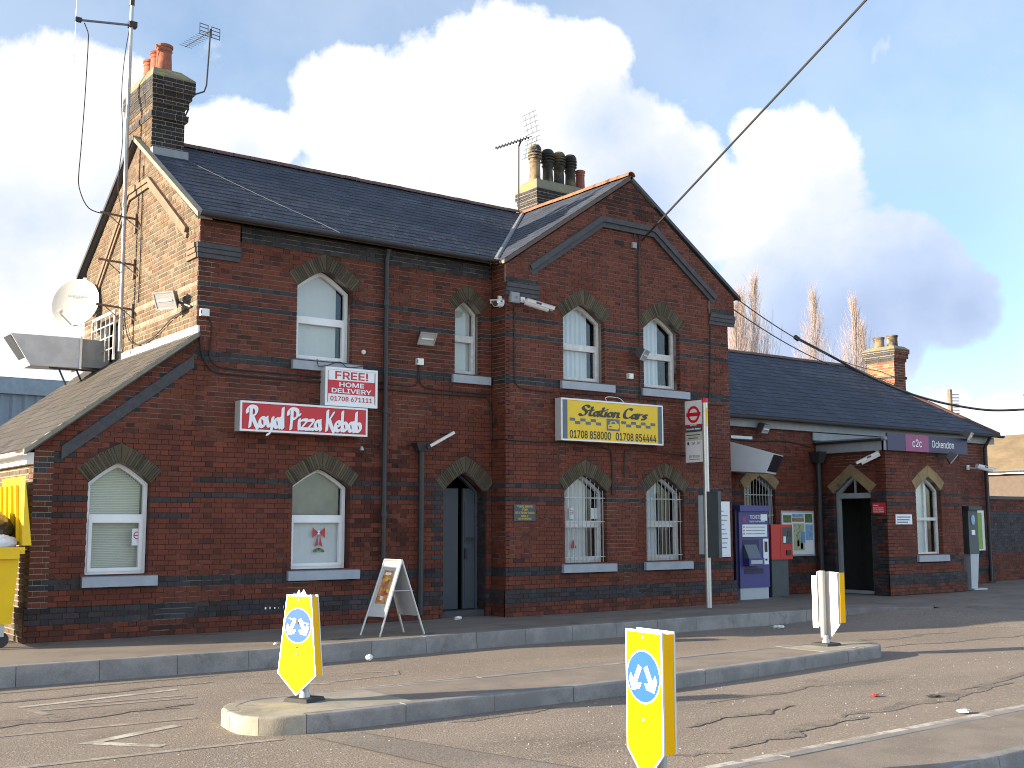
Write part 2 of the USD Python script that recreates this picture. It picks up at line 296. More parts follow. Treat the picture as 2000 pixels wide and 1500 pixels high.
class MB:
    """Collects shapes in world space; build() makes them one Mesh."""

    def __init__(s):
        s.v, s.f, s.n = [], [], 0

    def add(s, v, f):
        v = np.asarray(v, float); f = np.asarray(f, int)
        if f.shape[1] == 4:
            f = np.vstack([f[:, [0, 1, 2]], f[:, [0, 2, 3]]])
        s.v.append(v); s.f.append(f + s.n); s.n += len(v)
        return s

    def tm(s, m):
        return s.add(m.vertices, m.faces)

    def box(s, x0, x1, y0, y1, z0, z1):
        v = np.array([[x, y, z] for x in (x0, x1) for y in (y0, y1) for z in (z0, z1)])
        return s.add(v, BOXF)

    def hexa(s, lo, hi):
        """lo, hi: four points each, same order round."""
        v = np.vstack([lo, hi]); f = [[3, 2, 1, 0], [4, 5, 6, 7]] + [[i, (i + 1) % 4, 4 + (i + 1) % 4, 4 + i] for i in range(4)]
        return s.add(v, np.array(f))

    def tube(s, pts, r, sides=8, cap=True):
        pts = np.asarray(pts, float); k = len(pts)
        r = np.broadcast_to(np.asarray(r, float), (k,))
        t = np.gradient(pts, axis=0); t /= np.maximum(np.linalg.norm(t, axis=1, keepdims=True), 1e-9)
        ref = np.array([0, 0, 1.0]) if abs(t[0][2]) < .9 else np.array([1.0, 0, 0])
        a = np.cross(t[0], ref); a /= np.linalg.norm(a)
        rings = []
        for i in range(k):
            a = a - t[i] * (a @ t[i]); a /= np.linalg.norm(a); c = np.cross(t[i], a)
            th = np.linspace(0, 2 * np.pi, sides, endpoint=False)[:, None]
            rings.append(pts[i] + r[i] * (np.cos(th) * a + np.sin(th) * c))
        v = np.vstack(rings); f = []
        for i in range(k - 1):
            for j in range(sides):
                p, q = i * sides + j, i * sides + (j + 1) % sides
                f += [[p, q, q + sides], [p, q + sides, p + sides]]
        if cap:
            o = len(v); v = np.vstack([v, pts[0], pts[-1]])
            for j in range(sides):
                f += [[o, (j + 1) % sides, j], [o + 1, (k - 1) * sides + j, (k - 1) * sides + (j + 1) % sides]]
        return s.add(v, np.array(f))

    def lathe(s, prof, center, sides=20):
        """prof: (radius, z) pairs; about a vertical axis."""
        th = np.linspace(0, 2 * np.pi, sides, endpoint=False); v = []
        for r, z in prof:
            v += [[center[0] + r * math.cos(a), center[1] + r * math.sin(a), center[2] + z] for a in th]
        f = []
        for i in range(len(prof) - 1):
            for j in range(sides):
                p, q = i * sides + j, i * sides + (j + 1) % sides
                f += [[p, q, q + sides], [p, q + sides, p + sides]]
        return s.add(v, np.array(f))

    def build(s, parent, name, material, smooth=False, label=None, category=None, group=None, kind=None, col=None):
        v, f = np.vstack(s.v), np.vstack(s.f)
        top = '/' + '/'.join(parent.split('/')[1:3])
        o = ORIGIN.get(top, np.zeros(3)) if parent != '/World' else np.zeros(3)
        path = child(parent, name)
        m = usdkit.mesh(stage, path, (v - o, f), M[material], smooth=smooth)
        if col is not None:
            UsdGeom.PrimvarsAPI(m).CreatePrimvar('col', Sdf.ValueTypeNames.Color3fArray, 'vertex').Set(Vt.Vec3fArray.FromNumpy(np.asarray(col, np.float32)))
        tag(m.GetPrim(), label, category, group, kind)
        return path


BOXF = np.array([[0, 1, 3], [0, 3, 2], [4, 6, 7], [4, 7, 5], [0, 4, 5], [0, 5, 1], [2, 3, 7], [2, 7, 6], [0, 2, 6], [0, 6, 4], [1, 5, 7], [1, 7, 3]])


class Frame:
    def __init__(s, o, u, n, w=(0, 0, 1)):
        s.o, s.u, s.n, s.w = (np.array(q, float) for q in (o, u, n, w))

    def pt(s, U, Z, D=0.0):
        U, Z, D = np.broadcast_arrays(np.asarray(U, float), np.asarray(Z, float), np.asarray(D, float))
        return s.o + U[..., None] * s.u + Z[..., None] * s.w + D[..., None] * s.n

    def off(s, d):
        return Frame(s.o + s.n * d, s.u, s.n, s.w)


def polys(g):
    if g.is_empty:
        return []
    return [p for p in (g.geoms if hasattr(g, 'geoms') else [g]) if p.geom_type == 'Polygon' and p.area > 1e-7]


def prism(mb, fr, poly, d0, d1):
    for p in polys(poly):
        m = trimesh.creation.extrude_polygon(p, d1 - d0, engine='earcut')
        v = m.vertices
        mb.add(fr.pt(v[:, 0], v[:, 1], v[:, 2] + d0), m.faces)
    return mb


def fbox(mb, fr, u0, u1, z0, z1, d0, d1):
    v = fr.pt(np.array([u0, u1, u1, u0, u0, u1, u1, u0]), np.array([z0, z0, z1, z1, z0, z0, z1, z1]), np.array([d0] * 4 + [d1] * 4))
    return mb.add(v, np.array([[3, 2, 1, 0], [4, 5, 6, 7], [0, 1, 5, 4], [1, 2, 6, 5], [2, 3, 7, 6], [3, 0, 4, 7]]))


TXT = {}


def text(parent, s, fr, u, z, d, height, material, width=None, bold=False, name='lettering', align='l', shear=0.0, depth=.003):
    key = (s, bold)
    if key not in TXT:
        TXT[key] = meshkit.text_mesh(s, 1.0, 0.01, bold)
    m = TXT[key]; v = m.vertices.copy()
    x0, x1 = v[:, 0].min(), v[:, 0].max()
    v[:, 0] -= x0; w = x1 - x0
    sx = height if width is None else width / w
    v[:, 0] = v[:, 0] * sx; v[:, 1] *= height; v[:, 0] += shear * v[:, 1]; v[:, 2] *= depth / .01
    wd = w * sx
    off = {'l': 0, 'c': -wd / 2, 'r': -wd}[align]
    return MB().add(fr.pt(v[:, 0] + u + off, v[:, 1] + z, v[:, 2] + d), m.faces).build(parent, name, material)


# brush lettering: glyph strokes (x-height .5, capitals 1.0)
def arc(cx, cy, rx, ry, a0, a1, k=14):
    return [(cx + rx * math.cos(math.radians(a)), cy + ry * math.sin(math.radians(a))) for a in np.linspace(a0, a1, k)]


GL = {
    'R': (.72, [[(.22, 1.0), (.2, .5), (.14, .0)], [(-.02, .70), (-.02, .86), (.1, .98), (.34, 1.0), (.55, .9), (.54, .68), (.36, .54), (.22, .52)], [(.3, .52), (.44, .25), (.66, -.06)]]),
    'P': (.62, [[(.22, 1.0), (.2, .5), (.14, -.02)], [(-.02, .70), (-.02, .86), (.1, .98), (.34, 1.0), (.58, .9), (.56, .64), (.38, .5), (.2, .5)]]),
    'K': (.64, [[(.14, 1.0), (.12, .5), (.08, .0)], [(.56, .92), (.36, .66), (.14, .46)], [(.26, .54), (.4, .25), (.6, -.06)]]),
    'o': (.50, [arc(.24, .25, .18, .23, 60, 430, 20)]),
    'y': (.50, [[(.04, .5), (.08, .2), (.2, .06), (.34, .2), (.42, .5)], [(.42, .5), (.38, .05), (.26, -.24), (.08, -.34)]]),
    'a': (.50, [arc(.21, .24, .16, .22, 50, 400, 18), [(.40, .5), (.39, .25), (.44, .0)]]),
    'l': (.22, [[(.1, 1.0), (.08, .5), (.1, .0)]]),
    'i': (.22, [[(.1, .48), (.08, .25), (.1, .0)], [(.11, .70), (.12, .73)]]),
    'z': (.46, [[(.04, .44), (.2, .48), (.38, .46), (.2, .22), (.03, .03), (.2, .03), (.4, .0)]]),
    'e': (.47, [[(.06, .22), (.28, .25), (.40, .34), (.32, .48), (.16, .46), (.06, .28), (.1, .08), (.24, .0), (.42, .1)]]),
    'b': (.50, [[(.1, 1.0), (.08, .5), (.08, .02)], arc(.25, .23, .16, .21, 160, -200, 18)]),
    'S': (.66, [[(.6, .82), (.5, .97), (.28, .98), (.14, .82), (.22, .62), (.44, .46), (.5, .24), (.36, .04), (.14, .0), (.0, .14)]]),
    't': (.40, [[(.18, .86), (.14, .4), (.16, .08), (.3, .02)], [(.0, .54), (.34, .56)]]),
    'n': (.54, [[(.08, .5), (.07, .25), (.05, .0)], [(.07, .28), (.2, .46), (.34, .46), (.38, .26), (.38, .06), (.5, .02)]]),
    'C': (.68, [[(.6, .84), (.48, .98), (.26, .94), (.08, .62), (.08, .28), (.24, .04), (.46, .04), (.6, .18)]]),
    'r': (.40, [[(.1, .5), (.08, .25), (.06, .0)], [(.08, .28), (.2, .44), (.34, .46)]]),
    's': (.42, [[(.36, .42), (.22, .48), (.1, .38), (.2, .26), (.34, .16), (.24, .0), (.06, .04)]]),
    ' ': (.28, []),
}


def brush_poly(s, nib=(.085, .03), ang=35, slant=0.0):
    x, shapes = 0.0, []
    nb = affinity.rotate(affinity.scale(Point(0, 0).buffer(1, 6), nib[0], nib[1]), ang)
    for ch in s:
        w, strokes = GL[ch]
        for st in strokes:
            p = np.array(st, float)
            if len(p) > 2:
                from scipy.interpolate import make_interp_spline
                tt = np.r_[0, np.cumsum(np.linalg.norm(np.diff(p, axis=0), axis=1))]
                p = make_interp_spline(tt, p, k=min(3, len(p) - 1))(np.linspace(0, tt[-1], 22))
            nibs = [affinity.translate(nb, x + a, c) for a, c in p]
            shapes += [unary_union([nibs[i], nibs[i + 1]]).convex_hull for i in range(len(nibs) - 1)]
        x += w
    g = unary_union(shapes).simplify(.006)
    return affinity.affine_transform(g, [1, slant, 0, 1, 0, 0]) if slant else g


# ------------------------------------------------------------------ bricks and slates
POOL = {}


def cam_area(v, n):
    c = v.mean(0) - CAM
    z = c @ fw
    if z < .5 or abs(c @ rt) / z > 1000 / F_PX or abs(c @ up) / z > 750 / F_PX:
        return 0.0
    face = -(c @ n) / np.linalg.norm(c)
    return max(face, 0) / z ** 2


def put(top, parent, name, v, f, col, n, size):
    POOL.setdefault((top, name), []).append((cam_area(v, n) * size, parent, v, f, col))


def flush(top, name, rest, material, limit=300):
    items = sorted(POOL.pop((top, name)), key=lambda t: -t[0])
    for a, parent, v, f, col in items[:limit]:
        MB().add(v, f).build(parent, name, material, col=np.tile(col, (len(v), 1)))
    if items[limit:]:
        mb, cols = MB(), []
        for a, parent, v, f, col in items[limit:]:
            mb.add(v, f); cols.append(np.tile(col, (len(v), 1)))
        mb.build(top, rest, material, kind='stuff', col=np.vstack(cols))


def bricks(top, parent, fr, region, colfn, course=.076, joint=.010, proud=.0035, holes=None, seed=0, z0=0.0, proud_=None, stretch=.219, head=.106, vj=.007):
    r = np.random.default_rng(seed)
    shapely.prepare(region)
    inner = region.buffer(-.002); shapely.prepare(inner)
    x0, zb, x1, z1 = region.bounds
    k0 = int(math.floor((zb - z0) / course))
    for k in range(k0, int(math.ceil((z1 - z0) / course))):
        za, zc = z0 + k * course + joint / 2, z0 + (k + 1) * course - joint / 2
        x, i = x0 - .35 + (0 if k % 2 else -.163), 0
        while x < x1:
            w = stretch if i % 2 == 0 else head
            i += 1
            a, c = x + vj / 2, x + vj / 2 + w
            x += w + vj
            if c < x0 or a > x1:
                continue
            bx = sbox(a, za, c, zc)
            if not region.intersects(bx):
                continue
            zz = (za + zc) / 2
            col = colfn((a + c) / 2, zz, r)
            if col is None:
                continue
            d = proud + r.uniform(-.0015, .0015); dz = r.uniform(-.0012, .0012); du = r.uniform(-.002, .002)
            if inner.contains(bx):
                mb = MB(); fbox(mb, fr, a + du, c + du, za + dz, zc + dz, -.03, d); v, f = mb.v[0], mb.f[0]
                put(top, parent, 'brick', v, f, col, fr.n, w * .066)
            else:
                g = bx.intersection(region)
                for p in polys(g):
                    if p.area < 2e-4:
                        continue
                    mb = MB(); prism(mb, fr, p.simplify(.001), -.10 if holes is not None and p.distance(holes) < .02 else -.03, d)
                    put(top, parent, 'brick', mb.v[0], mb.f[0], col, fr.n, p.area)


def slates(top, parent, fr, poly, col, w=.255, gauge=.20, seed=0, var=.2, name='slate'):
    r = np.random.default_rng(seed)
    inner = poly.buffer(-.003)
    x0, v0, x1, v1 = poly.bounds
    k = 0
    while v0 + k * gauge < v1:
        a0 = v0 + k * gauge
        x = x0 - w * (.5 if k % 2 else 0)
        while x < x1:
            bx = sbox(x + .002, a0, x + w - .002, a0 + gauge + .02)
            x += w
            if not poly.intersects(bx):
                continue
            c = np.array(col) * (1 + r.normal(0, var)) * np.array([1 + r.normal(0, .03), 1, 1 + r.normal(0, .03)])
            c = np.clip(c, .008, .5)
            lift, tw = r.uniform(.0065, .009), r.uniform(-.0025, .0025)
            g = bx if inner.contains(bx) else bx.intersection(poly)
            for p in polys(g):
                if p.area < 2e-4:
                    continue
                q = np.array(p.exterior.coords)[:-1]
                top_d = lambda u, v: lift * (1 - (v - a0) / (gauge + .02)) + tw * (u - x) / w + .002
                m = len(q)
                hi = fr.pt(q[:, 0], q[:, 1], top_d(q[:, 0], q[:, 1])); lo = fr.pt(q[:, 0], q[:, 1], top_d(q[:, 0], q[:, 1]) - .006)
                tri = trimesh.creation.triangulate_polygon(p, engine='earcut')[1] if m > 4 else None
                area2 = np.sum(q[:, 0] * np.roll(q[:, 1], -1) - np.roll(q[:, 0], -1) * q[:, 1])
                order = np.arange(m) if area2 > 0 else np.arange(m)[::-1]
                hi, lo = hi[order], lo[order]
                f = []
                for i in range(1, m - 1):
                    f += [[0, i, i + 1], [m, m + i + 1, m + i]]
                for i in range(m):
                    j = (i + 1) % m
                    f += [[m + i, m + j, j], [m + i, j, i]]
                put(top, parent, name, np.vstack([hi, lo]), np.array(f), c, fr.n, p.area)
        k += 1


def ridge_tiles(parent, p0, p1, r=.12, length=.33, material='terracotta'):
    p0, p1 = np.array(p0, float), np.array(p1, float)
    L = np.linalg.norm(p1 - p0); t = (p1 - p0) / L
    side = np.cross(t, [0, 0, 1.0]); side /= np.linalg.norm(side); upv = np.cross(side, t)
    n = max(1, int(round(L / length)))
    for i in range(n):
        a, c = p0 + t * (L * i / n + .004), p0 + t * (L * (i + 1) / n - .004)
        dz = rng.uniform(-.004, .004)
        th = np.linspace(math.radians(-12), math.radians(192), 9)
        mb = MB(); rings = []
        for q in (a, c):
            for rr in (r, r - .018):
                rings.append([q + side * (rr * math.cos(s)) + upv * (rr * .8 * math.sin(s) + dz - .02) for s in th])
        v = np.vstack(rings); k = len(th); f = []
        for j in range(k - 1):
            f += [[j, j + 1, 2 * k + j + 1, 2 * k + j][::1], [k + j + 1, k + j, 3 * k + j, 3 * k + j + 1], [j + 1, j, k + j, k + j + 1], [2 * k + j, 2 * k + j + 1, 3 * k + j + 1, 3 * k + j]]
        mb.add(v, np.array(f)).build(parent, 'ridge_tile', material, smooth=35)


# ------------------------------------------------------------------ arched openings
def arch_curve(xc, w, zs, rise, k=10):
    t = np.linspace(0, 1, k)
    left = np.stack([xc - w / 2 * (1 - t), zs + rise * (1 - (1 - t) ** 1.3)], 1)
    right = np.stack([2 * xc - left[::-1, 0], left[::-1, 1]], 1)
    return left, right


def opening(xc, w, z0, zs, rise):
    l, r = arch_curve(xc, w, zs, rise)
    return Polygon([(xc - w / 2, z0)] + [tuple(p) for p in l] + [tuple(p) for p in r[1:]] + [(xc + w / 2, z0)]).buffer(0)


def arch_ring(xc, w, zs, rise, th, n):
    """Voussoir quads, both sides."""
    l, _ = arch_curve(xc, w, zs, rise, 40)
    seg = np.r_[0, np.cumsum(np.linalg.norm(np.diff(l, axis=0), axis=1))]
    tang = np.gradient(l, axis=0); tang /= np.linalg.norm(tang, axis=1, keepdims=True)
    nor = np.stack([-tang[:, 1], tang[:, 0]], 1)
    out = l + nor * th
    # mitre at the crown
    out[-1] = [xc, l[-1, 1] + th * 1.12]
    quads = []
    for i in range(n):
        s0, s1 = seg[-1] * i / n, seg[-1] * (i + 1) / n
        pin = [np.array([np.interp(s, seg, l[:, j]) for j in (0, 1)]) for s in (s0, s1)]
        po = [np.array([np.interp(s, seg, out[:, j]) for j in (0, 1)]) for s in (s0, s1)]
        po = [np.array([min(q[0], xc), q[1]]) for q in po]
        quads.append(np.array([pin[0], po[0], po[1], pin[1]]))
    return quads + [np.stack([2 * xc - q[::-1, 0], q[::-1, 1]], 1) for q in quads]


def voussoirs(top, parent, fr, quads, material, colfn=None, gap=.004, proud=.012, name='voussoir'):
    mort = MB()
    for q in quads:
        p = Polygon(q).buffer(0)
        prism(mort, fr, p, -.12, .0)
        for g in polys(p.buffer(-gap)):
            mb = MB(); prism(mb, fr, g, -.11, proud + rng.uniform(-.002, .003))
            c = colfn() if colfn else None
            mb.build(parent, name, material, col=None if c is None else np.tile(c, (mb.n, 1)))
    mort.build(parent, 'arch_mortar', 'mortar_dark')


def window(top, fr, xc, w, z0, zs, rise, ztr, frame_mat='white_upvc', backing='net_curtain', sash=True, depth=.11, split=1.0, blind=False, glazing_bar=False, bars=False, label=None, fw_=.06, fold=.004, upper=None):
    """A window as a part: outer frame mesh with sub-parts transom, sash, panes, backing."""
    op = opening(xc, w, z0, zs, rise)
    d0 = -depth
    mb = MB(); prism(mb, fr, op.buffer(-.004).difference(op.buffer(-fw_)), d0 - .07, d0)
    W = mb.build(top, 'window', frame_mat, label=label)
    inn = op.buffer(-fw_ + .004)
    ub = inn.bounds
    mb = MB(); prism(mb, fr, inn.intersection(sbox(ub[0], ztr - .035, ub[2], ztr + .035)), d0 - .06, d0 + .004); mb.build(W, 'transom', frame_mat)
    low = inn.intersection(sbox(ub[0], ub[1], ub[2], ztr - .035)); upp = inn.intersection(sbox(ub[0], ztr + .035, ub[2], ub[3] + 1))
    if sash:
        mb = MB(); prism(mb, fr, low.difference(low.buffer(-.05)), d0 - .05, d0 + .012); mb.build(W, 'sash', frame_mat)
    if glazing_bar:
        mb = MB(); fbox(mb, fr, xc - .015, xc + .015, ub[1], zs + rise * .9, d0 - .05, d0 - .012); mb.build(W, 'glazing_bar', frame_mat)
    for part in (low.buffer(-.045) if sash else low, upp):
        mb = MB(); prism(mb, fr, part, d0 - .044, d0 - .038); mb.build(W, 'pane', 'glass')
    if blind:
        mb = MB(); z = ub[1] + .01
        while z < ub[3]:
            row = inn.intersection(sbox(ub[0], z, ub[2], z + .001))
            if not row.is_empty:
                a, _, c, _ = row.bounds
                lo = fr.pt([a + .01, c - .01, c - .01, a + .01], [z, z, z + .021, z + .021], [d0 - .135, d0 - .135, d0 - .15, d0 - .15])
                mb.hexa(lo, lo - fr.n * .0015 + np.array([0, 0, .001]))
            z += .0245
        mb.build(W, 'blind', 'blind_slat')
    elif backing:
        mb = MB()
        for i, (a, c) in enumerate(((ub[0], ub[0] + (ub[2] - ub[0]) * split),)):
            us = np.linspace(a, c, 60); dd = d0 - .085 + fold * np.sin(us * 55) + fold * .5 * np.sin(us * 23)
            zt = np.full_like(us, ub[3] if upper is None else ztr)
            v = np.vstack([fr.pt(us, ub[1] - .02, dd), fr.pt(us, zt, dd)]); k = len(us)
            f = np.array([[j, j + 1, k + j + 1, k + j] for j in range(k - 1)])
            mb.add(v, f); mb.add(v - fr.n * .003, f[:, ::-1])
        mb.build(W, 'curtain', backing, smooth=True)
        if upper:
            prism(MB(), fr, sbox(ub[0], ztr, ub[2], ub[3]), d0 - .13, d0 - .125).build(W, 'upper_blind', upper)
    # the dim room behind
    mb = MB(); D = d0 - .5
    a, zb, c, zt = ub[0] - .15, ub[1] - .1, ub[2] + .15, ub[3] + .1
    for q in (((a, zb, D), (c, zb, D), (c, zt, D), (a, zt, D)), ((a, zb, d0 - .08), (a, zt, d0 - .08), (a, zt, D), (a, zb, D)), ((c, zb, d0 - .08), (c, zt, d0 - .08), (c, zt, D), (c, zb, D)),
              ((a, zt, d0 - .08), (c, zt, d0 - .08), (c, zt, D), (a, zt, D)), ((a, zb, d0 - .08), (c, zb, d0 - .08), (c, zb, D), (a, zb, D))):
        mb.add(np.array([fr.pt(*p) for p in q]), np.array([[0, 1, 2, 3]]))
    mb.build(W, 'room_lining', 'dark_void')
    if bars:
        mb = MB()
        for i in range(10):
            u = xc - w / 2 + .06 + i * (w - .12) / 9
            frac = 1 - abs(u - xc) / (w / 2)
            zt = zs + rise * (1 - (1 - frac) ** 1.3) - .03
            mb.tube([fr.pt(u, z0 + .02, -.045), fr.pt(u, zt, -.045)], .0075, 6)
        for z in (z0 + .12, ztr + .02, zs - .12):
            fbox(mb, fr, xc - w / 2 + .005, xc + w / 2 - .005, z - .008, z + .008, -.052, -.044)
        mb.build(W, 'security_grille', 'steel_galv')
    return W


def sill(top, fr, u0, u1, z0, z1, proud=.07, material='sill_paint', W=None):
    mb = MB()
    lo = fr.pt([u0, u1, u1, u0], [z0] * 4, [-.1, -.1, proud, proud]); hi = fr.pt([u0, u1, u1, u0], [z1 + .015, z1 + .015, z1 - .012, z1 - .012], [-.1, -.1, proud, proud])
    mb.hexa(lo, hi).build(W or top, 'sill', material)

# ------------------------------------------------------------------ ground
ROAD_Z = -.23
mb = MB(); mb.add(np.array([[-220, -220, ROAD_Z], [320, -220, ROAD_Z], [320, 320, ROAD_Z], [-220, 320, ROAD_Z]], float), np.array([[0, 1, 2, 3]]))
ROAD = mb.build('/World', 'road', 'road_tarmac', kind='structure', label='worn brown-grey tarmac road in front of the station')

KX = np.array([-14, -8, -4, -.9, .5, 2, 4, 6.5, 9, 11, 12.5, 13.5, 14.3, 15.0, 15.6])
KY = np.array([-2.56, -2.56, -2.56, -2.56, -2.62, -2.68, -2.56, -2.42, -2.42, -2.40, -2.46, -2.62, -2.85, -3.15, -3.5])
from scipy.interpolate import PchipInterpolator
ky = PchipInterpolator(KX, KY)
xs = np.r_[np.linspace(-14, 15.6, 90)]
front = np.stack([xs, ky(xs)], 1)
mb = MB()
v = np.vstack([np.c_[front + [0, .125], np.zeros(len(xs))], np.c_[xs, np.full(len(xs), 9.0), np.zeros(len(xs))]])
k = len(xs); f = np.array([[i, i + 1, k + i + 1, k + i] for i in range(k - 1)]); mb.add(v, f)
# dropped crossing to the right: the footway ramps down to the road
rx = np.linspace(13.4, 60, 60); yk = np.where(rx < 15.6, ky(np.minimum(rx, 15.6)) + .1, -3.4)
hgt = np.where(rx < 15.6, .0, 0)
mb.add(np.vstack([np.c_[rx[rx >= 15.3], np.full((rx >= 15.3).sum(), 9.0), np.full((rx >= 15.3).sum(), -.002)], np.c_[rx[rx >= 15.3], np.full((rx >= 15.3).sum(), -3.3), np.full((rx >= 15.3).sum(), -.012)], np.c_[rx[rx >= 15.3], np.full((rx >= 15.3).sum(), -5.6), np.full((rx >= 15.3).sum(), ROAD_Z - .01)]]),
       np.array([[r_ * (rx >= 15.3).sum() + i + a for a in ()] or [(r_ + 1) * (rx >= 15.3).sum() + i, (r_ + 1) * (rx >= 15.3).sum() + i + 1, r_ * (rx >= 15.3).sum() + i + 1, r_ * (rx >= 15.3).sum() + i] for r_ in (0, 1) for i in range((rx >= 15.3).sum() - 1)]))
PAVE = mb.build('/World', 'pavement', 'pavement_tarmac', kind='structure', label='dark tarmac footway along the station front')
# road rises towards the dropped kerb
n_ = 14; gx = np.linspace(12.2, 16.4, n_); rise = np.clip((gx - 12.2) / 3.4, 0, 1); rise = rise * rise * (3 - 2 * rise)
yk = np.where(gx < 15.6, ky(np.minimum(gx, 15.6)), -3.5)
mb = MB().add(np.vstack([np.c_[gx, yk + .02, ROAD_Z + .004 + rise * .2], np.c_[gx, yk - 1.1 - rise, np.full(n_, ROAD_Z + .001)]]), np.array([[n_ + i, n_ + i + 1, i + 1, i] for i in range(n_ - 1)]))
mb.build(ROAD, 'ramp', 'road_tarmac')

# kerb stones, one by one
KERB = UsdGeom.Xform.Define(stage, child('/World', 'kerb')); tag(KERB.GetPrim(), 'long row of grey concrete kerb stones edging the footway', 'kerb', kind='structure'); KERB = '/World/kerb'


def kerb_stone(parent, pts, z0, z1, wdt=.125, batter=.018, gap=.006, mtl='kerb_concrete', rad=.016):
    """One stone along the polyline pts; the road lies to its right."""
    ls = LineString(pts); L_ = ls.length; k = max(2, int(L_ / .09) + 1) if len(pts) > 2 else 2
    p = np.array([ls.interpolate(q).coords[0][:2] for q in np.linspace(gap / 2, L_ - gap / 2, k)])
    t = np.gradient(p, axis=0); t /= np.linalg.norm(t, axis=1, keepdims=True); nrm = np.stack([t[:, 1], -t[:, 0]], 1)
    dz = rng.uniform(-.003, .003); dn = rng.uniform(-.003, .003)
    th = np.linspace(0, math.pi / 2, 4)
    prof = [(0, z0 - .05), (0, z0)] + [(-batter - rad + rad * math.cos(h), z1 - rad + rad * math.sin(h)) for h in th] + [(-wdt, z1), (-wdt, z0 - .05)]
    m = len(prof); v = np.array([[*(p[i] + nrm[i] * (d + dn)), z + dz] for i in range(k) for d, z in prof])
    mb = MB(); f = [[j * m + i, j * m + (i + 1) % m, (j + 1) * m + (i + 1) % m, (j + 1) * m + i] for j in range(k - 1) for i in range(m)]
    mb.add(v, np.array(f)); mb.add(v[:m], np.array([[0, i + 1, i] for i in range(1, m - 1)])); mb.add(v[-m:], np.array([[0, i, i + 1] for i in range(1, m - 1)]))
    return mb.build(parent, 'kerb_stone', mtl, smooth=40)


x = -12.6
while x < 15.4:
    x2 = min(x + .914, 15.55)
    kerb_stone(KERB, [(q, float(ky(q))) for q in np.linspace(x, x2, 4)], ROAD_Z, .003)
    x = x2

# traffic island
top_out = [(.10, -6.62), (.09, -6.86), (.22, -7.05), (.42, -7.14), (.66, -7.18), (1.67, -7.185), (2.67, -7.185), (3.65, -7.19), (4.7, -7.17), (5.73, -7.10), (6.9, -6.98), (8.1, -6.84), (8.9, -6.76), (9.42, -6.68), (9.68, -6.5), (9.74, -6.25),
           (9.55, -6.0), (9.1, -5.87), (8.35, -5.87), (6.4, -5.93), (4.45, -5.96), (3.0, -5.97), (1.2, -5.97), (.62, -5.93), (.32, -6.08), (.15, -6.32)]
ISL_Z = -.07
isl = Polygon(top_out).buffer(-.16).buffer(.16, 12)
ISLAND = UsdGeom.Xform.Define(stage, child('/World', 'traffic_island')); tag(ISLAND.GetPrim(), 'long narrow kerbed traffic island between the two lanes', 'traffic island', kind='structure'); ISLAND = '/World/traffic_island'
inner = isl.buffer(-.11)


def sheet(poly, z, dens=None):
    m = trimesh.creation.triangulate_polygon(poly, engine='earcut')
    return MB().add(np.c_[m[0], np.full(len(m[0]), z)], m[1])


slabs = unary_union([sbox(-1, -8, 1.75, -5), sbox(8.2, -8, 11, -5)]).intersection(inner)
sheet(inner.difference(slabs), ISL_Z - .004).build(ISLAND, 'island_tarmac', 'island_tarmac')
for p in polys(slabs):
    b_ = p.bounds
    for q in ((b_[0], (b_[0] + b_[2]) / 2), ((b_[0] + b_[2]) / 2, b_[2])):
        for r_ in ((b_[1], -6.6), (-6.6, b_[3])):
            g = p.intersection(sbox(q[0], r_[0], q[1], r_[1]).buffer(-.004))
            for gg in polys(g):
                m = trimesh.creation.extrude_polygon(gg, .05, engine='earcut'); vv = m.vertices + [0, 0, ISL_Z - .05 + rng.uniform(-.003, .003)]
                MB().add(vv, m.faces).build(ISLAND, 'concrete_slab', 'slab_concrete')
edge = LineString(isl.exterior.coords if isl.exterior.is_ccw else list(isl.exterior.coords)[::-1]); cum, L = 0.0, edge.length
marks = [0]
while marks[-1] < L:
    c_ = edge.interpolate(min(marks[-1] + .4, L))
    step = .42 if (c_.x < .75 or c_.x > 8.9) else 1.0
    marks.append(min(marks[-1] + step, L))
for a_, c_ in zip(marks[:-1], marks[1:]):
    if c_ - a_ < .08:
        continue
    pts_ = [edge.interpolate(q).coords[0] for q in np.linspace(a_, c_, 7)]
    kerb_stone(ISLAND, pts_, ROAD_Z, ISL_Z, batter=.0, rad=.028, mtl='slab_concrete' if pts_[3][0] < .5 else 'kerb_concrete')



def stripe(pts, w, z, parent=ROAD, name='painted_line', material='road_paint', jitter=.0):
    ls = LineString(pts).buffer(w / 2, cap_style=2, join_style=2)
    return sheet(ls, z).build(parent, name, material)


RZ = ROAD_Z + .004
stripe([(-6, -5.40), (-1.59, -5.70), (-.12, -5.78), (.12, -5.80)], .09, RZ, material='faded_paint')
stripe([(-7.5, -6.9), (-1.78, -7.16), (-.04, -7.25), (.3, -7.28)], .09, RZ, material='faded_paint')
stripe([(-.17, -6.10), (-1.06, -6.48), (-.62, -6.98)], .12, RZ, name='painted_chevron')
stripe([(-1.06, -4.15), (.64, -3.88)], .10, RZ); stripe([(.61, -4.54), (-1.0, -4.45), (-.95, -4.78)], .09, RZ, material='faded_paint'); stripe([(.55, -4.35), (-.6, -4.28)], .07, RZ, material='faded_paint')
stripe([(1.6, -3.95), (2.2, -4.5)], .07, RZ, material='faded_paint')
stripe([(2.3, -4.35), (3.25, -4.25), (3.4, -3.95), (2.9, -3.8)], .06, RZ, material='faded_paint')
stripe([(2.0, -5.0), (3.9, -4.95)], .06, RZ, material='faded_paint'); stripe([(1.6, -5.25), (4.2, -5.2)], .06, RZ, material='faded_paint')
stripe([(.9, -5.80), (9.4, -5.72)], .07, RZ, material='faded_paint')
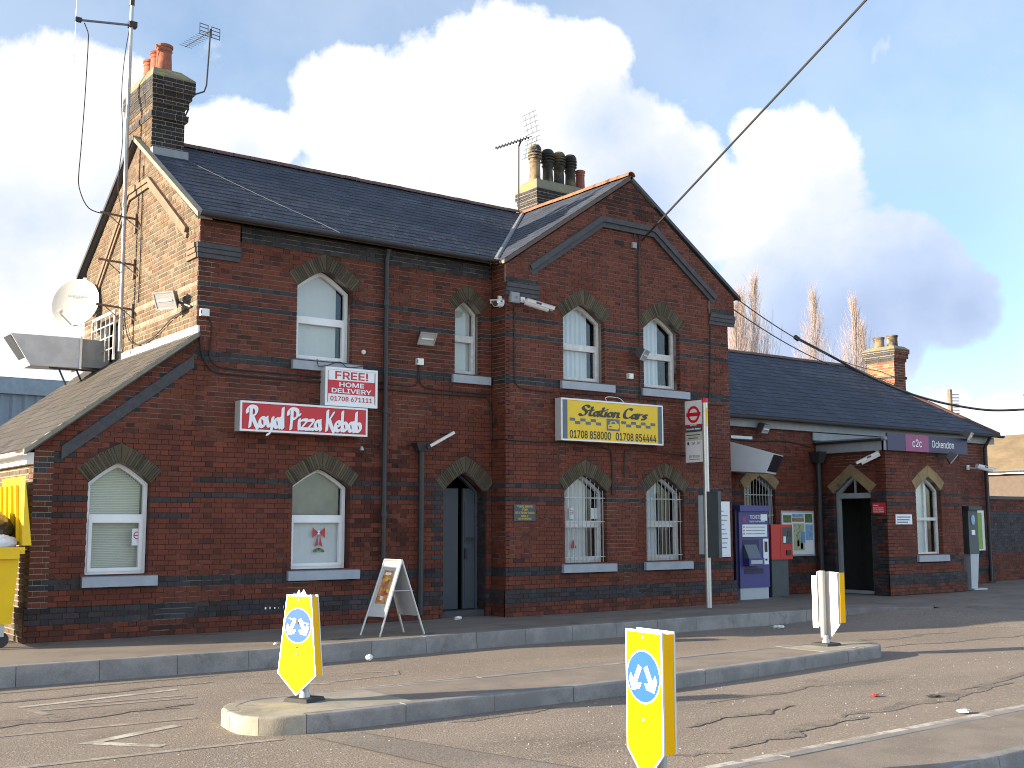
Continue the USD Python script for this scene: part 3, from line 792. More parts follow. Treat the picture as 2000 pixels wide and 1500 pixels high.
stripe([(-3, -10.55), (2.36, -10.27), (7.0, -10.1), (12, -9.95), (30, -9.4)], .11, RZ, material='road_paint')
stripe([(3.0, -11.42), (4.8, -11.35), (30, -10.6)], .12, RZ, material='road_paint')

mat_two('tar_stain', (.155, .130, .109), (.225, .186, .153), 5.0, .36, .62, fine=.5, fscale=48, bump=1.0, bdist=.016); mat_two('trench_tarmac', (.225, .19, .16), (.185, .158, .134), 1.4, .35, .65, fine=.45, fscale=60, bump=.8)
RS = np.random.default_rng(5)


def wiggle(p0, p1, w, amp, k=26):
    t = np.linspace(0, 1, k)[:, None]; p = np.array(p0) * (1 - t) + np.array(p1) * t; nn = np.array([-(p1[1] - p0[1]), p1[0] - p0[0]]); nn = nn / np.linalg.norm(nn)
    ph = RS.uniform(0, 9); o = amp * (meshkit.fbm(np.c_[t * 7 + ph, t * 0, t * 0], 4, int(ph * 10)) - .5) * 2; ws = w * (.15 + 1.3 * meshkit.fbm(np.c_[t * 9 + ph, t * 0 + 3, t * 0], 3, 4)) * np.sin(np.pi * np.clip(t[:, 0], .02, .98)) ** .6
    c_ = p + nn * o[:, None]; return Polygon([*map(tuple, c_ + nn * ws[:, None]), *map(tuple, (c_ - nn * ws[:, None])[::-1])]).buffer(0)


for p0, p1, w_, am in (((3.0, -9.8), (5.2, -9.5), .12, .16), ((5.0, -9.45), (8.5, -9.1), .13, .16), ((7.5, -9.0), (13, -8.5), .12, .16), ((2.2, -9.5), (2.9, -10.0), .05, .1),
                       ((3.4, -8.9), (5.2, -8.75), .07, .12), ((4.6, -8.1), (6.6, -7.95), .06, .1), ((-3.5, -5.0), (.2, -5.05), .10, .15), ((-2.4, -5.25), (.4, -5.0), .12, .12), ((-2.0, -3.75), (1.2, -3.5), .08, .12), ((9.6, -5.0), (13.5, -5.2), .09, .2), ((10.5, -5.9), (14, -6.2), .06, .15), ((1.9, -7.5), (3.2, -7.35), .08, .08)):
    g = wiggle(p0, p1, w_, am)
    for q_ in polys(g):
        sheet(q_, ROAD_Z + .003 + RS.uniform(0, .003)).build(ROAD, 'tar_stain', 'tar_stain')
trench = Polygon([(.55, -7.42), (.98, -7.42), (1.35, -8.9), (1.8, -10.6), (.9, -10.6), (.75, -8.9)])
sheet(trench, ROAD_Z + .0025).build(ROAD, 'trench_patch', 'trench_tarmac')
for ln in ([(.55, -7.42), (.75, -8.9), (.9, -10.6)], [(.98, -7.42), (1.35, -8.9), (1.8, -10.6)]):
    sheet(LineString(ln).buffer(.007), ROAD_Z + .0065).build(ROAD, 'tar_joint', 'tar_seal')
stripe([(-6, -3.05), (1.5, -3.02)], .03, RZ, name='tar_joint', material='tar_stain')

# ------------------------------------------------------------------ brick colours
RED, DARK, STOCK, BUFF = np.array([.118, .032, .0185]), np.array([.033, .031, .034]), np.array([.118, .086, .057]), np.array([.078, .062, .038])


def tone(base, r, s=.2, hue=.05):
    return np.clip(base * max(.35, 1 + r.normal(0, s)) * np.array([1 + r.normal(0, hue), 1, 1 + r.normal(0, hue)]), .006, .8)


UPB = {64, 68}
BAND = {29, 26, 9, 10, 53, 54} | UPB
LEANB = {22, 25, 9, 10}


def red_or_burnt(r, dark=.16):
    return tone(RED * np.array([.62, .72, .85]), r, .14) if r.random() < dark else tone(RED, r, .10)


def col_front(u, z, r):
    k = int(z / .076)
    if u < 2.2:
        dist = 2.66 + u * .775 - z
        if .27 < dist < .47 or k in LEANB or k in (3, 4, 5):
            return tone(DARK, r)
    elif k in BAND or k in (3, 4, 5) or z > 5.95:
        return tone(DARK, r)
    if 6.45 < u < 7.75 and z < 2.2 and not 6.66 < u < 7.58 and r.random() < .8:
        return tone(DARK * 1.1, r)
    if abs(u - 5.46) < .45 and 1.2 < z < 2.9 and r.random() < .6:
        return tone(RED * .45, r)
    return red_or_burnt(r, .22 if z > 4.2 else .14)


def col_gable(u, z, r):
    k = int(z / .076)
    if k in BAND or k in (3, 4, 5):
        return tone(DARK, r)
    if 9.7 < u < 11.6 and z > 7.45 and r.random() < .75:
        return tone(RED * .4, r)
    return red_or_burnt(r, .12)


def col_hall(u, z, r):
    k = int(z / .076)
    if k in (29, 26, 9, 10, 3, 4, 5):
        return tone(DARK, r)
    return red_or_burnt(r, .1)


def col_stock(u, z, r):
    k = int(z / .076)
    if k in UPB:
        return tone(np.array([.20, .165, .12]), r, .12)
    return tone(STOCK * (np.array([1.0, .8, .7]) if r.random() < .35 else 1), r, .2)


def col_sooty(u, z, r):
    return tone(np.array([.020, .017, .017]), r, .25)


def buff():
    return tone(BUFF, rng, .22, .04)


# ------------------------------------------------------------------ the station house
HOUSE = thing('station_house', 'two storey red brick station house with slate roofs, gabled bay and lower lean-to end', 'building')
HALL = thing('ticket_hall', 'single storey red brick ticket hall with slate roof and projecting porch, right of the gable', 'building', (13.35, .958, 0))
FA = Frame((0, 0, 0), (1, 0, 0), (0, -1, 0)); FB = Frame((0, -.413, 0), (1, 0, 0), (0, -1, 0))
FE = Frame((2.224, 0, 0), (0, -1, 0), (-1, 0, 0)); FL = Frame((0, 0, 0), (0, -1, 0), (-1, 0, 0)); FR = Frame((7.68, 0, 0), (0, -1, 0), (-1, 0, 0))
FW = Frame((0, .958, 0), (1, 0, 0), (0, -1, 0)); FP = Frame((0, -.873, 0), (1, 0, 0), (0, -1, 0)); FPR = Frame((17.83, 0, 0), (0, -1, 0), (-1, 0, 0))

ZR = 6.24
WIN = dict(  # frame, xc, w, z0, zs, rise, ring
    W5=(FA, 1.18, .88, .885, 2.17, .29), W6=(FA, 4.37, 1.02, .885, 2.175, .29), W1=(FA, 4.37, 1.0, 4.19, 5.365, .31), W2=(FA, 7.165, .55, 4.19, 5.30, .22),
    W3=(FB, 9.49, 1.0, 4.19, 5.34, .30), W4=(FB, 11.47, .97, 4.19, 5.34, .30), W7=(FB, 9.50, 1.0, .885, 2.17, .31), W8=(FB, 11.49, 1.0, .885, 2.17, .31), D=(FA, 7.12, .90, 0.0, 2.15, .33))
OPEN = {k: opening(*q[1:]) for k, q in WIN.items()}
RING = {k: arch_ring(q[1], q[2], q[4], q[5], .245 if k != 'W2' else .22, 15 if k != 'W2' else 10) for k, q in WIN.items()}
RINGP = {k: unary_union([Polygon(q).buffer(.001) for q in v]) for k, v in RING.items()}


def cut(poly, keys):
    solid = poly
    for k in keys:
        solid = solid.difference(OPEN[k]).difference(RINGP[k])
    return solid


def wall(top, name, fr, poly, keys, colfn, mortar, seed, thick=.26, extra=None, label=None, **kw):
    holes = unary_union([OPEN[k] for k in keys]) if keys else None
    slab = poly.difference(holes.buffer(.004)) if keys else poly
    if extra is not None:
        slab = slab.difference(extra); holes = extra if holes is None else holes.union(extra)
    w_ = prism(MB(), fr, slab, -thick, -.005).build(top, name, mortar, label=label)
    reg = cut(poly, keys)
    if extra is not None:
        reg = reg.difference(extra)
    bricks(top, w_, fr, reg.buffer(-.0015), colfn, holes=holes, seed=seed, **kw)
    return w_


polyA = Polygon([(.003, 0), (7.677, 0), (7.677, 6.2), (2.228, 6.2), (2.228, 4.38), (.003, 2.66)])
sills = {'W5': (.69, 1.75), 'W6': (3.79, 5.04), 'W1': (3.79, 5.04), 'W2': (6.82, 7.62), 'W3': (8.91, 10.19), 'W4': (10.9, 12.16), 'W7': (8.92, 10.18), 'W8': (10.91, 12.16)}


def sill_boxes(keys):
    return unary_union([sbox(sills[k][0], WIN[k][3] - .175 + (.0), sills[k][1], WIN[k][3] - .02) for k in keys if k in sills])


WALL_A = wall(HOUSE, 'front_wall', FA, polyA, ['W5', 'W6', 'W1', 'W2', 'D'], col_front, 'mortar_front', 1, extra=sill_boxes(['W5', 'W6', 'W1', 'W2']))
polyB = Polygon([(7.683, 0), (13.35, 0), (13.35, 6.35), (10.65, 8.2), (7.683, 6.2)])
WALL_B = wall(HOUSE, 'gable_wall', FB, polyB, ['W3', 'W4', 'W7', 'W8'], col_gable, 'mortar_front', 2, extra=sill_boxes(['W3', 'W4', 'W7', 'W8']))
wall(HOUSE, 'return_wall', FR, sbox(0.004, 0, .408, 6.2), [], col_gable, 'mortar_front', 3, thick=.1)
endwin = sbox(-4.72, 4.42, -3.45, 5.26)
WALL_E = wall(HOUSE, 'end_wall', FE, Polygon([(-.003, 4.34), (-.003, 6.16), (-2.975, 8.2), (-5.74, 6.4), (-5.74, 4.34)]), [], col_stock, 'mortar_pale', 4, extra=endwin, joint=.014, vj=.011)
WALL_L = wall(HOUSE, 'lean_to_end_wall', FL, sbox(-5.7, 0, -.003, 2.62), [], col_stock, 'mortar_pale', 5, joint=.014, vj=.011)
# plinths
for fr, a, c, nm, sd in ((FA, -.05, 6.55, 'plinth', 11), (FB, 7.64, 13.40, 'plinth', 12)):
    pl = prism(MB(), fr.off(.045), sbox(a, 0, c, .44), -.044, -.005).build(HOUSE, nm, 'mortar_front')
    bricks(HOUSE, pl, fr.off(.045), sbox(a, 0, c, .456), lambda u, z, r: tone(DARK, r) if z > .2 else red_or_burnt(r, .4), seed=sd)
pl = prism(MB(), FL.off(.045), sbox(-5.7, 0, .04, .44), -.044, -.005).build(HOUSE, 'plinth', 'mortar_pale')
bricks(HOUSE, pl, FL.off(.045), sbox(-5.7, 0, .04, .456), lambda u, z, r: tone(STOCK * .6, r), seed=13)
# raking band, kneelers and proud gable head
path = [(8.2, 6.10), (9.91, 7.27), (11.28, 7.27), (12.95, 6.10)]
headp = Polygon([(7.66, 5.83), (8.38, 5.83), (8.38, 6.23), (9.91, 7.36), (11.28, 7.36), (12.8, 6.23), (12.8, 5.83), (13.5, 5.83), (13.5, 6.22), (10.65, 8.17), (7.66, 6.15)])
gh = prism(MB(), FB.off(.05), headp, -.049, -.005).build(HOUSE, 'gable_head', 'mortar_front')
bricks(HOUSE, gh, FB.off(.05), headp.buffer(-.001), lambda u, z, r: tone(DARK, r) if z < 5.95 else col_gable(u, 7.6 if z > 7.45 else 3.0, r), seed=14)
band = LineString(path).buffer(.10, cap_style=2, join_style=2)
for d, o in ((.045, 0), (.075, .05)):
    bb = LineString([(a, c + o) for a, c in path]).buffer(.10 - o, cap_style=2, join_style=2)
    prism(MB(), FB, bb, .006, d + .012).build(HOUSE, 'raking_course', 'moulding_brick')
for fr, a, c in ((FB, 7.66, 8.40), (FB, 12.78, 13.52)):
    for i, (z0, z1, d) in enumerate(((5.60, 5.672, .022), (5.676, 5.748, .04), (5.752, 5.826, .056))):
        fbox(MB(), fr, a + .01 * i, c + .004 * i, z0, z1, .006, d + .01).build(HOUSE, 'corbel_course', 'moulding_brick')
kn = prism(MB(), FA.off(.05), sbox(2.222, 5.83, 2.86, 6.17), -.049, -.005).build(HOUSE, 'kneeler', 'mortar_front')
bricks(HOUSE, kn, FA.off(.05), sbox(2.222, 5.83, 2.86, 6.19), lambda u, z, r: red_or_burnt(r, .4), seed=15)
for i, (z0, z1, d) in enumerate(((5.60, 5.672, .022), (5.676, 5.748, .04), (5.752, 5.826, .056))):
    fbox(MB(), FA, 2.20 - .01 * i, 2.88, z0, z1, .006, d + .01).build(HOUSE, 'corbel_course', 'moulding_brick')
    fbox(MB(), FE, -.42 + .06 * i, -.005, z0, z1, .006, d + .02).build(HOUSE, 'corbel_course', 'stock_moulding')
ev = prism(MB(), FA.off(.03), sbox(2.90, 5.93, 7.6, 6.16), -.028, -.005).build(HOUSE, 'eaves_course', 'mortar_dark')
bricks(HOUSE, ev, FA.off(.03), sbox(2.90, 5.93, 7.6, 6.17), lambda u, z, r: tone(DARK, r), seed=16)
# raking mouldings on the sunny end wall
for pth in ([(-.45, 6.02), (-2.28, 7.28), (-3.3, 7.28), (-5.25, 5.62)],):
    for o, d in ((0, .03), (.09, .055)):
        prism(MB(), FE, LineString([(a, c + o) for a, c in pth]).buffer(.042, cap_style=2, join_style=2), .006, d + .01).build(HOUSE, 'raking_course', 'stock_moulding')
# lean-to raking moulding
prism(MB(), FA, Polygon([(.35, 2.66 + .35 * .775 - .27), (2.2, 4.365 - .27), (2.2, 4.365 - .46), (.35, 2.66 + .35 * .775 - .46)]), .006, .024).build(HOUSE, 'raking_course', 'moulding_brick')

# windows of the house
for k in ('W5', 'W6', 'W1', 'W2', 'W3', 'W4', 'W7', 'W8'):
    fr, xc, w, z0, zs, rise = WIN[k]
    low = k in ('W5', 'W6', 'W7', 'W8')
    W = window(HOUSE, fr, xc, w, z0 - .02, zs, rise, {'W5': 1.69, 'W6': 1.69, 'W1': 4.88, 'W2': 4.86, 'W3': 4.86, 'W4': 4.86, 'W7': 1.60, 'W8': 1.60}[k],
               frame_mat='white_upvc' if k in ('W5', 'W6', 'W1') else 'old_white_paint', backing={'W1': 'shade_cloth', 'W2': 'shade_cloth', 'W6': 'net_curtain'}.get(k, 'net_curtain'),
               sash=True, depth=.12 if k == 'W5' else .17, fold=.012 if k in ('W3', 'W4', 'W7') else .001, upper='upper_cloth' if k == 'W6' else None, blind=k == 'W5', split={'W1': .86, 'W3': .8, 'W4': .62, 'W2': .95, 'W7': .72, 'W8': .5, 'W6': .98}.get(k, 1.0), bars=k in ('W7', 'W8'), fw_=.05 if k == 'W2' else .06,
               label={'W5': 'white window with a venetian blind, in the lean-to', 'W6': 'white window over the yellow bollard', 'W1': 'wide upper window above the delivery sign', 'W2': 'narrow upper window left of the cameras'}.get(k))
    sill(HOUSE, fr, *sills[k], z0 - .172, z0 - .02, W=W)
    voussoirs(HOUSE, WALL_A if fr is FA else WALL_B, fr, RING[k], 'brick', buff)
voussoirs(HOUSE, WALL_A, FA, RING['D'], 'brick', buff)
# entrance with grey double doors, one leaf ajar
dfr = prism(MB(), FA, OPEN['D'].buffer(-.003).difference(OPEN['D'].buffer(-.05)).intersection(sbox(0, .1, 20, 9)), -.36, -.28).build(HOUSE, 'door_frame', 'door_paint')
DOOR = prism(MB(), FA, OPEN['D'].buffer(-.05).intersection(sbox(7.28, .12, 7.6, 2.2)), -.36, -.31).build(HOUSE, 'door', 'door_paint')
for z0, z1 in ((.25, .95), (1.25, 1.95)):
    fbox(MB(), FA, 7.32, 7.52, z0, z1, -.315, -.30).build(DOOR, 'panel', 'door_paint')
fbox(MB(), FA, 7.34, 7.50, 1.28, 1.35, -.30, -.29).build(DOOR, 'letterbox', 'cast_iron'); fbox(MB(), FA, 7.31, 7.34, .98, 1.16, -.30, -.27).build(DOOR, 'handle', 'cast_iron')
prism(MB(), FA, OPEN['D'].buffer(-.05).intersection(sbox(6.6, .12, 7.18, 2.2)), -.36, -.31).build(HOUSE, 'door', 'door_paint')
fbox(MB(), FA, 6.68, 7.56, .0, .11, -.4, -.06).build(HOUSE, 'doorstep', 'moulding_brick')
mb = MB()
for qd in ([(6.5, .9, 0), (7.9, .9, 0), (7.9, .9, 2.8), (6.5, .9, 2.8)], [(6.5, .37, 0), (6.5, .9, 0), (6.5, .9, 2.8), (6.5, .37, 2.8)], [(7.9, .37, 0), (7.9, .9, 0), (7.9, .9, 2.8), (7.9, .37, 2.8)], [(6.5, .37, 2.8), (7.9, .37, 2.8), (7.9, .9, 2.8), (6.5, .9, 2.8)]):
    mb.add(np.array(qd, float), np.array([[0, 1, 2, 3]]))
mb.build(HOUSE, 'hallway_lining', 'dark_void')
for xx_, n_ in ((7.57, (-1, 0, 0)), (6.67, (1, 0, 0))):
    fr = Frame((xx_, 0, 0), (0, -1, 0) if n_[0] < 0 else (0, 1, 0), n_)
    reg = sbox(-.28, 0, -.03, 2.13) if n_[0] < 0 else sbox(.03, 0, .28, 2.13)
    rv = prism(MB(), fr, reg, -.03, -.005).build(HOUSE, 'door_reveal', 'mortar_dark')
    bricks(HOUSE, rv, fr, reg, lambda u, z, r: tone(DARK, r), seed=17)

# hidden sides close the block
mb = MB(); mb.box(2.3, 13.3, 5.5, 5.74, 0, 6.2); mb.box(13.1, 13.345, -.4, 5.7, 0, 6.3); mb.box(.05, 2.3, 5.45, 5.7, 0, 2.6)
mb.add(np.array([[13.344, -.4, 6.2], [13.344, 5.7, 6.2], [13.1, 5.7, 6.2], [13.1, -.4, 6.2]]), np.array([[0, 1, 2, 3]]))
mb.build(HOUSE, 'rear_wall', 'brick_far')
MB().box(2.5, 13.0, 1.0, 5.45, 0, 6.15).box(7.72, 7.95, .02, .9, 0, 6.25).box(2.5, 13.0, .95, 1.0, 5.5, 6.2).build(HOUSE, 'inner_core', 'dark_void')

# roofs
SL = (.050, .058, .078)


def roof(top, fr, poly, col, seed, name='roof', w=.255, gauge=.20, tile='slate', var=.09):
    r_ = prism(MB(), fr, poly, -.07, -.004).build(top, name, 'old_timber')
    slates(top, r_, fr, poly, col, seed=seed, w=w, gauge=gauge, name=tile, var=var)
    return r_


a = math.atan((8.295 - ZR) / 3.195); L1 = 3.195 / math.cos(a)
Fm = Frame((0, -.22, ZR), (1, 0, 0), (0, -math.sin(a), math.cos(a)), (0, math.cos(a), math.sin(a)))
roof(HOUSE, Fm, Polygon([(2.13, 0), (7.63, 0), (10.65, L1), (2.13, L1)]), SL, 21)
ac = math.atan(.677); xe = 7.60; L2 = (10.65 - xe) / math.cos(ac); ze = 8.295 - .677 * (10.65 - xe)
Fc = Frame((xe, 0, ze), (0, -1, 0), (-math.sin(ac), 0, math.cos(ac)), (math.cos(ac), 0, math.sin(ac)))
roof(HOUSE, Fc, Polygon([(.50, 0), (.50, L2), (-2.975, L2), (.22, 0.03)]), SL, 22)
al = math.atan(.775); L3 = (2.224 + .16) / math.cos(al)
Fl = Frame((-.16, 0, 2.70 - .16 * .775 + .02), (0, -1, 0), (-math.sin(al), 0, math.cos(al)), (math.cos(al), 0, math.sin(al)))
roof(HOUSE, Fl, Polygon([(.13, 0), (.13, L3), (-5.75, L3), (-5.75, 0)]), (.075, .066, .057), 23)
mb = MB()
def slab4(pts, t=.06):
    p = np.array(pts, float); n = np.cross(p[1] - p[0], p[2] - p[0]); n /= np.linalg.norm(n); n *= np.sign(n[2])
    mb.hexa(p - n * t, p)
slab4([(2.13, 2.985, 8.285), (2.13, 5.95, 6.37), (10.65, 5.95, 6.37), (10.65, 2.985, 8.285)])
slab4([(10.66, -.5, 8.285), (13.68, -.5, 6.24), (13.68, 5.95, 6.24), (10.66, 5.95, 8.285)])
mb.build(HOUSE, 'rear_roof', 'slate_far')
ridge_tiles(HOUSE, (2.95, 2.975, 8.315), (10.5, 2.975, 8.315), .085, .33, 'hip_tile'); ridge_tiles(HOUSE, (10.65, -.52, 8.315), (10.65, 3.2, 8.315), .095)
# valley, verges, flashings, gutters
vp = np.array([[7.62, -.22, ZR + .012], [10.62, 2.955, 8.29]])
mb = MB(); s_ = np.array([.7, -.7, 0]) * .09
mb.hexa([vp[0] - s_, vp[1] - s_, vp[1] + s_, vp[0] + s_], [vp[0] - s_ + [0, 0, .075], vp[1] - s_ + [0, 0, .075], vp[1] + s_ + [0, 0, .075], vp[0] + s_ + [0, 0, .075]])
mb = MB().tube([vp[0] + [0, 0, .02], vp[1] + [0, 0, .02]], .045, 6); mb.build(HOUSE, 'lead_valley', 'lead')
for p0, p1 in (((xe, -.49, ze - .03), (10.65, -.49, 8.265)), ((13.70, -.49, 6.22), (10.65, -.49, 8.265))):
    p0, p1 = np.array(p0), np.array(p1); mb = MB()
    lo = [p0 + [0, 0, -.05], p1 + [0, 0, -.05], p1 + [0, .08, -.05], p0 + [0, .08, -.05]]; hi = [q_ + [0, 0, .05] for q_ in lo]
    mb.hexa(lo, hi).build(HOUSE, 'verge', 'verge_mortar')
p0, p1 = np.array([2.15, -.24, ZR - .02]), np.array([2.15, 2.975, 8.30]); mb = MB()
mb.hexa([p0 + [-.05, 0, -.06], p1 + [-.05, 0, -.06], p1 + [.06, 0, -.06], p0 + [.06, 0, -.06]], [p0 + [-.05, 0, .02], p1 + [-.05, 0, .02], p1 + [.06, 0, .02], p0 + [.06, 0, .02]]).build(HOUSE, 'verge', 'verge_mortar')
p0, p1 = np.array([2.15, 6.0, 6.33]), np.array([2.15, 2.975, 8.30]); mb = MB()
mb.hexa([p0 + [-.05, 0, -.06], p1 + [-.05, 0, -.06], p1 + [.06, 0, -.06], p0 + [.06, 0, -.06]], [p0 + [-.05, 0, .02], p1 + [-.05, 0, .02], p1 + [.06, 0, .02], p0 + [.06, 0, .02]]).build(HOUSE, 'verge', 'cast_iron')
MB().hexa(*[[(x_, y_, z_ + h_) for x_, y_, z_ in ((-.17, -.145, 2.575), (2.22, -.145, 4.42), (2.22, -.06, 4.42), (-.17, -.06, 2.575))] for h_ in (-.05, .02)]).build(HOUSE, 'verge', 'verge_mortar')
MB().box(2.195, 2.222, -.14, 3.42, 4.40, 4.53).build(HOUSE, 'white_flashing', 'sign_white')


def gutter(top, p0, p1, r=.06, material='cast_iron'):
    p0, p1 = np.array(p0, float), np.array(p1, float); t = (p1 - p0) / np.linalg.norm(p1 - p0); s_ = np.cross(t, [0, 0, 1.0])
    th = np.linspace(math.pi, 2 * math.pi, 9); v = []
    for q_ in (p0, p1):
        for rr in (r, r - .008):
            v += [q_ + s_ * rr * math.cos(h_) + np.array([0, 0, rr * math.sin(h_)]) for h_ in th]
    k_ = 9; f = []
    for j in range(k_ - 1):
        f += [[j, j + 1, 2 * k_ + j + 1, 2 * k_ + j], [k_ + j + 1, k_ + j, 3 * k_ + j, 3 * k_ + j + 1], [j, k_ + j, k_ + j + 1, j + 1], [2 * k_ + j, 2 * k_ + j + 1, 3 * k_ + j + 1, 3 * k_ + j]]
    return MB().add(np.array(v), np.array(f)).build(top, 'gutter', material, smooth=40)


gutter(HOUSE, (2.12, -.27, ZR), (7.62, -.27, ZR)); gutter(HOUSE, (-.23, -.16, 2.55), (-.23, 5.7, 2.55), .06, 'weathered_metal')
MB().box(-.10, -.004, -.0, 5.7, 2.40, 2.56).build(HOUSE, 'fascia', 'sign_white')
dp = MB().tube([(5.46, -.14, 6.16), (5.46, -.075, 6.0), (5.46, -.075, .08)], .043, 10).build(HOUSE, 'downpipe', 'cast_iron', smooth=40)
for z_ in (5.2, 3.4, 1.7, .4):
    MB().tube([(5.46, -.075, z_), (5.46, -.075, z_ + .09)], .055, 10).build(dp, 'collar', 'cast_iron')
dp = MB().tube([(6.17, -.085, 2.85), (6.17, -.085, .1)], .05, 10).build(HOUSE, 'downpipe', 'cast_iron', smooth=40)
MB().hexa([(6.08, -.15, 2.80), (6.26, -.15, 2.80), (6.26, -.02, 2.80), (6.08, -.02, 2.80)], [(6.01, -.2, 2.93), (6.33, -.2, 2.93), (6.33, -.01, 2.93), (6.01, -.01, 2.93)]).build(dp, 'hopper', 'cast_iron')
MB().hexa([(12.79, -.5, 0), (12.84, -.5, 0), (12.84, -.43, 0), (12.79, -.43, 0)], [(12.79, -.5, .01), (12.84, -.5, .01), (12.84, -.43, .01), (12.79, -.43, .01)])

# chimneys


def chimney(top, x0, x1, y0, y1, z0, z1, stages, cap, colL, colF, mortar, seed, label, capmat='lichen_cement'):
    mb = MB(); mb.box(x0 + .005, x1, y0 + .005, y1, z0, z1)
    for a_, c_, g in stages:
        gx, gy = (g if isinstance(g, tuple) else (g, g))
        mb.box(x0 - gx + .005, x1 + gy, y0 - gy + .005, y1 + gy, a_, c_)
    C = mb.build(top, 'chimney', mortar, label=label)
    for i, (a_, c_, g) in enumerate([(z0, z1, 0)] + list(stages)):
        gx, gy = (g if isinstance(g, tuple) else (g, g))
        fl = Frame((x0 - gx, 0, 0), (0, -1, 0), (-1, 0, 0)); ff = Frame((0, y0 - gy, 0), (1, 0, 0), (0, -1, 0))
        cl = (lambda u, z, r: tone(DARK * 1.3, r)) if i else colL
        n_ = max(1, round((c_ - a_) / .076)); cs = (c_ - a_) / n_
        bricks(top, C, fl, sbox(-y1 - gy, a_, -y0 + gy, c_), cl, seed=seed + i, z0=a_, course=cs, joint=.014, vj=.012)
        bricks(top, C, ff, sbox(x0 - gx, a_, x1 + gy, c_), colF, seed=seed + 20 + i, z0=a_, course=cs, joint=.014, vj=.012)
    zc0, zc1, ix, iy, g = cap
    gx, gy = (g if isinstance(g, tuple) else (g, g))
    lo = [(x0 - gx, y0 - gy, zc0), (x1 + gy, y0 - gy, zc0), (x1 + gy, y1 + gy, zc0), (x0 - gx, y1 + gy, zc0)]
    mid = [(p[0], p[1], zc0 + (zc1 - zc0) * .12) for p in lo]
    hi = [(x0 + ix, y0 + iy, zc1), (x1 - ix, y0 + iy, zc1), (x1 - ix, y1 - iy, zc1), (x0 + ix, y1 - iy, zc1)]
    MB().hexa(lo, mid).hexa(mid, hi).build(C, 'chimney_cap', capmat)
    return C


def pot(C, x_, y_, z_, r, h, material, kind='plain'):
    if kind == 'plain':
        prof = [(r * .98, -.05), (r * .92, h * .35), (r * .86, h * .74), (r * .90, h * .75), (r * .96, h * .77), (r * .96, h * .80), (r * .88, h * .82), (r * .90, h * .88), (r * 1.02, h * .90), (r * 1.04, h * .98), (r * .95, h), (r * .75, h), (r * .72, h * .6)]
    else:
        prof = [(r * 1.15, -.05), (r * 1.05, h * .05), (r * .86, h * .12), (r * .80, h * .45), (r * .90, h * .50), (r * 1.0, h * .52), (r * .84, h * .55), (r * .86, h * .60), (r * 1.08, h * .62), (r * 1.08, h * .655), (r * .80, h * .66), (r * .80, h * .69),
                (r * 1.10, h * .70), (r * 1.10, h * .735), (r * .80, h * .74), (r * .80, h * .77), (r * 1.10, h * .78), (r * 1.10, h * .815), (r * .85, h * .82), (r * 1.06, h * .85), (r * 1.0, h * .91), (r * .75, h * .97), (r * .3, h), (0.001, h * 1.003)]
    MB().lathe(prof, (x_, y_, z_), 20).build(C, 'chimney_pot', material, smooth=35)


C1 = chimney(HOUSE, 2.224, 2.79, 2.33, 3.62, 7.55, 8.76, [(8.50, 8.60, (.03, .05)), (8.76, 8.88, (.02, .05)), (8.88, 8.98, (.04, .09)), (8.98, 9.20, (.06, .13))], (9.20, 9.44, .04, .14, (.06, .13)), col_stock, col_sooty, 'mortar_pale', 40, 'tall chimney with three clay pots over the end gable')
for y_, r_, h_ in ((2.62, .145, .50), (2.98, .125, .50), (3.34, .125, .46)):
    pot(C1, 2.49, y_, 9.42, r_, h_, 'pot_clay')
MB().box(2.21, 2.83, 2.20, 2.33, 7.70, 7.94).build(C1, 'flashing', 'lead')
C2 = chimney(HOUSE, 11.30, 12.95, 3.30, 3.93, 7.4, 8.66, [(8.66, 8.78, .03), (8.78, 8.90, .06), (8.90, 9.06, .09)], (9.06, 9.31, .0, .03, .09), lambda u, z, r: tone(np.array([.26, .10, .05]), r), col_sooty, 'mortar_pale', 70, 'wide chimney with four sooty cowled pots and a small red one')
for x_, m_, k_, h_ in ((11.46, 'buff_pot', 'c', .90), (11.83, 'sooty_clay', 'c', .86), (12.16, 'sooty_clay', 'c', .86), (12.50, 'sooty_clay', 'c', .86), (12.80, 'pot_clay', 'plain', .52)):
    pot(C2, x_, 3.6, 9.30, .145 if k_ == 'c' else .12, h_, m_, k_)

# ------------------------------------------------------------------ ticket hall
OPEN['W10'] = opening(15.75, 1.02, .885, 2.34, .31); OPEN['W9'] = opening(19.42, .98, .885, 2.34, .31); OPEN['P'] = opening(-.05, 1.02, 0, 2.27, .40)
for k_, q in (('W10', (15.75, 1.02, 2.34, .31)), ('W9', (19.42, .98, 2.34, .31)), ('P', (-.05, 1.02, 2.27, .40))):
    RING[k_] = arch_ring(*q, .24, 1 if k_ == 'P' else 2); RINGP[k_] = unary_union([Polygon(z_).buffer(.001) for z_ in RING[k_]])
sills['W9'] = (18.87, 20.06)
W1_ = wall(HALL, 'front_wall', FW, sbox(13.40, 0, 17.82, 3.72), ['W10'], col_hall, 'mortar_front', 31)
wall(HALL, 'front_wall', FW, sbox(20.75, 0, 25.0, 3.72), [], col_hall, 'mortar_front', 32)
WP_ = wall(HALL, 'porch_front_wall', FP, sbox(17.835, 0, 20.74, 3.25), ['W9'], col_hall, 'mortar_front', 33, extra=sbox(18.87, .71, 20.06, .865))
WPR = wall(HALL, 'porch_side_wall', FPR, sbox(-.95, 0, .868, 3.25), ['P'], lambda u, z, r: tone(DARK, r) if (z < 2.2 and r.random() < .75) else col_hall(u, z, r), 'mortar_front', 34)
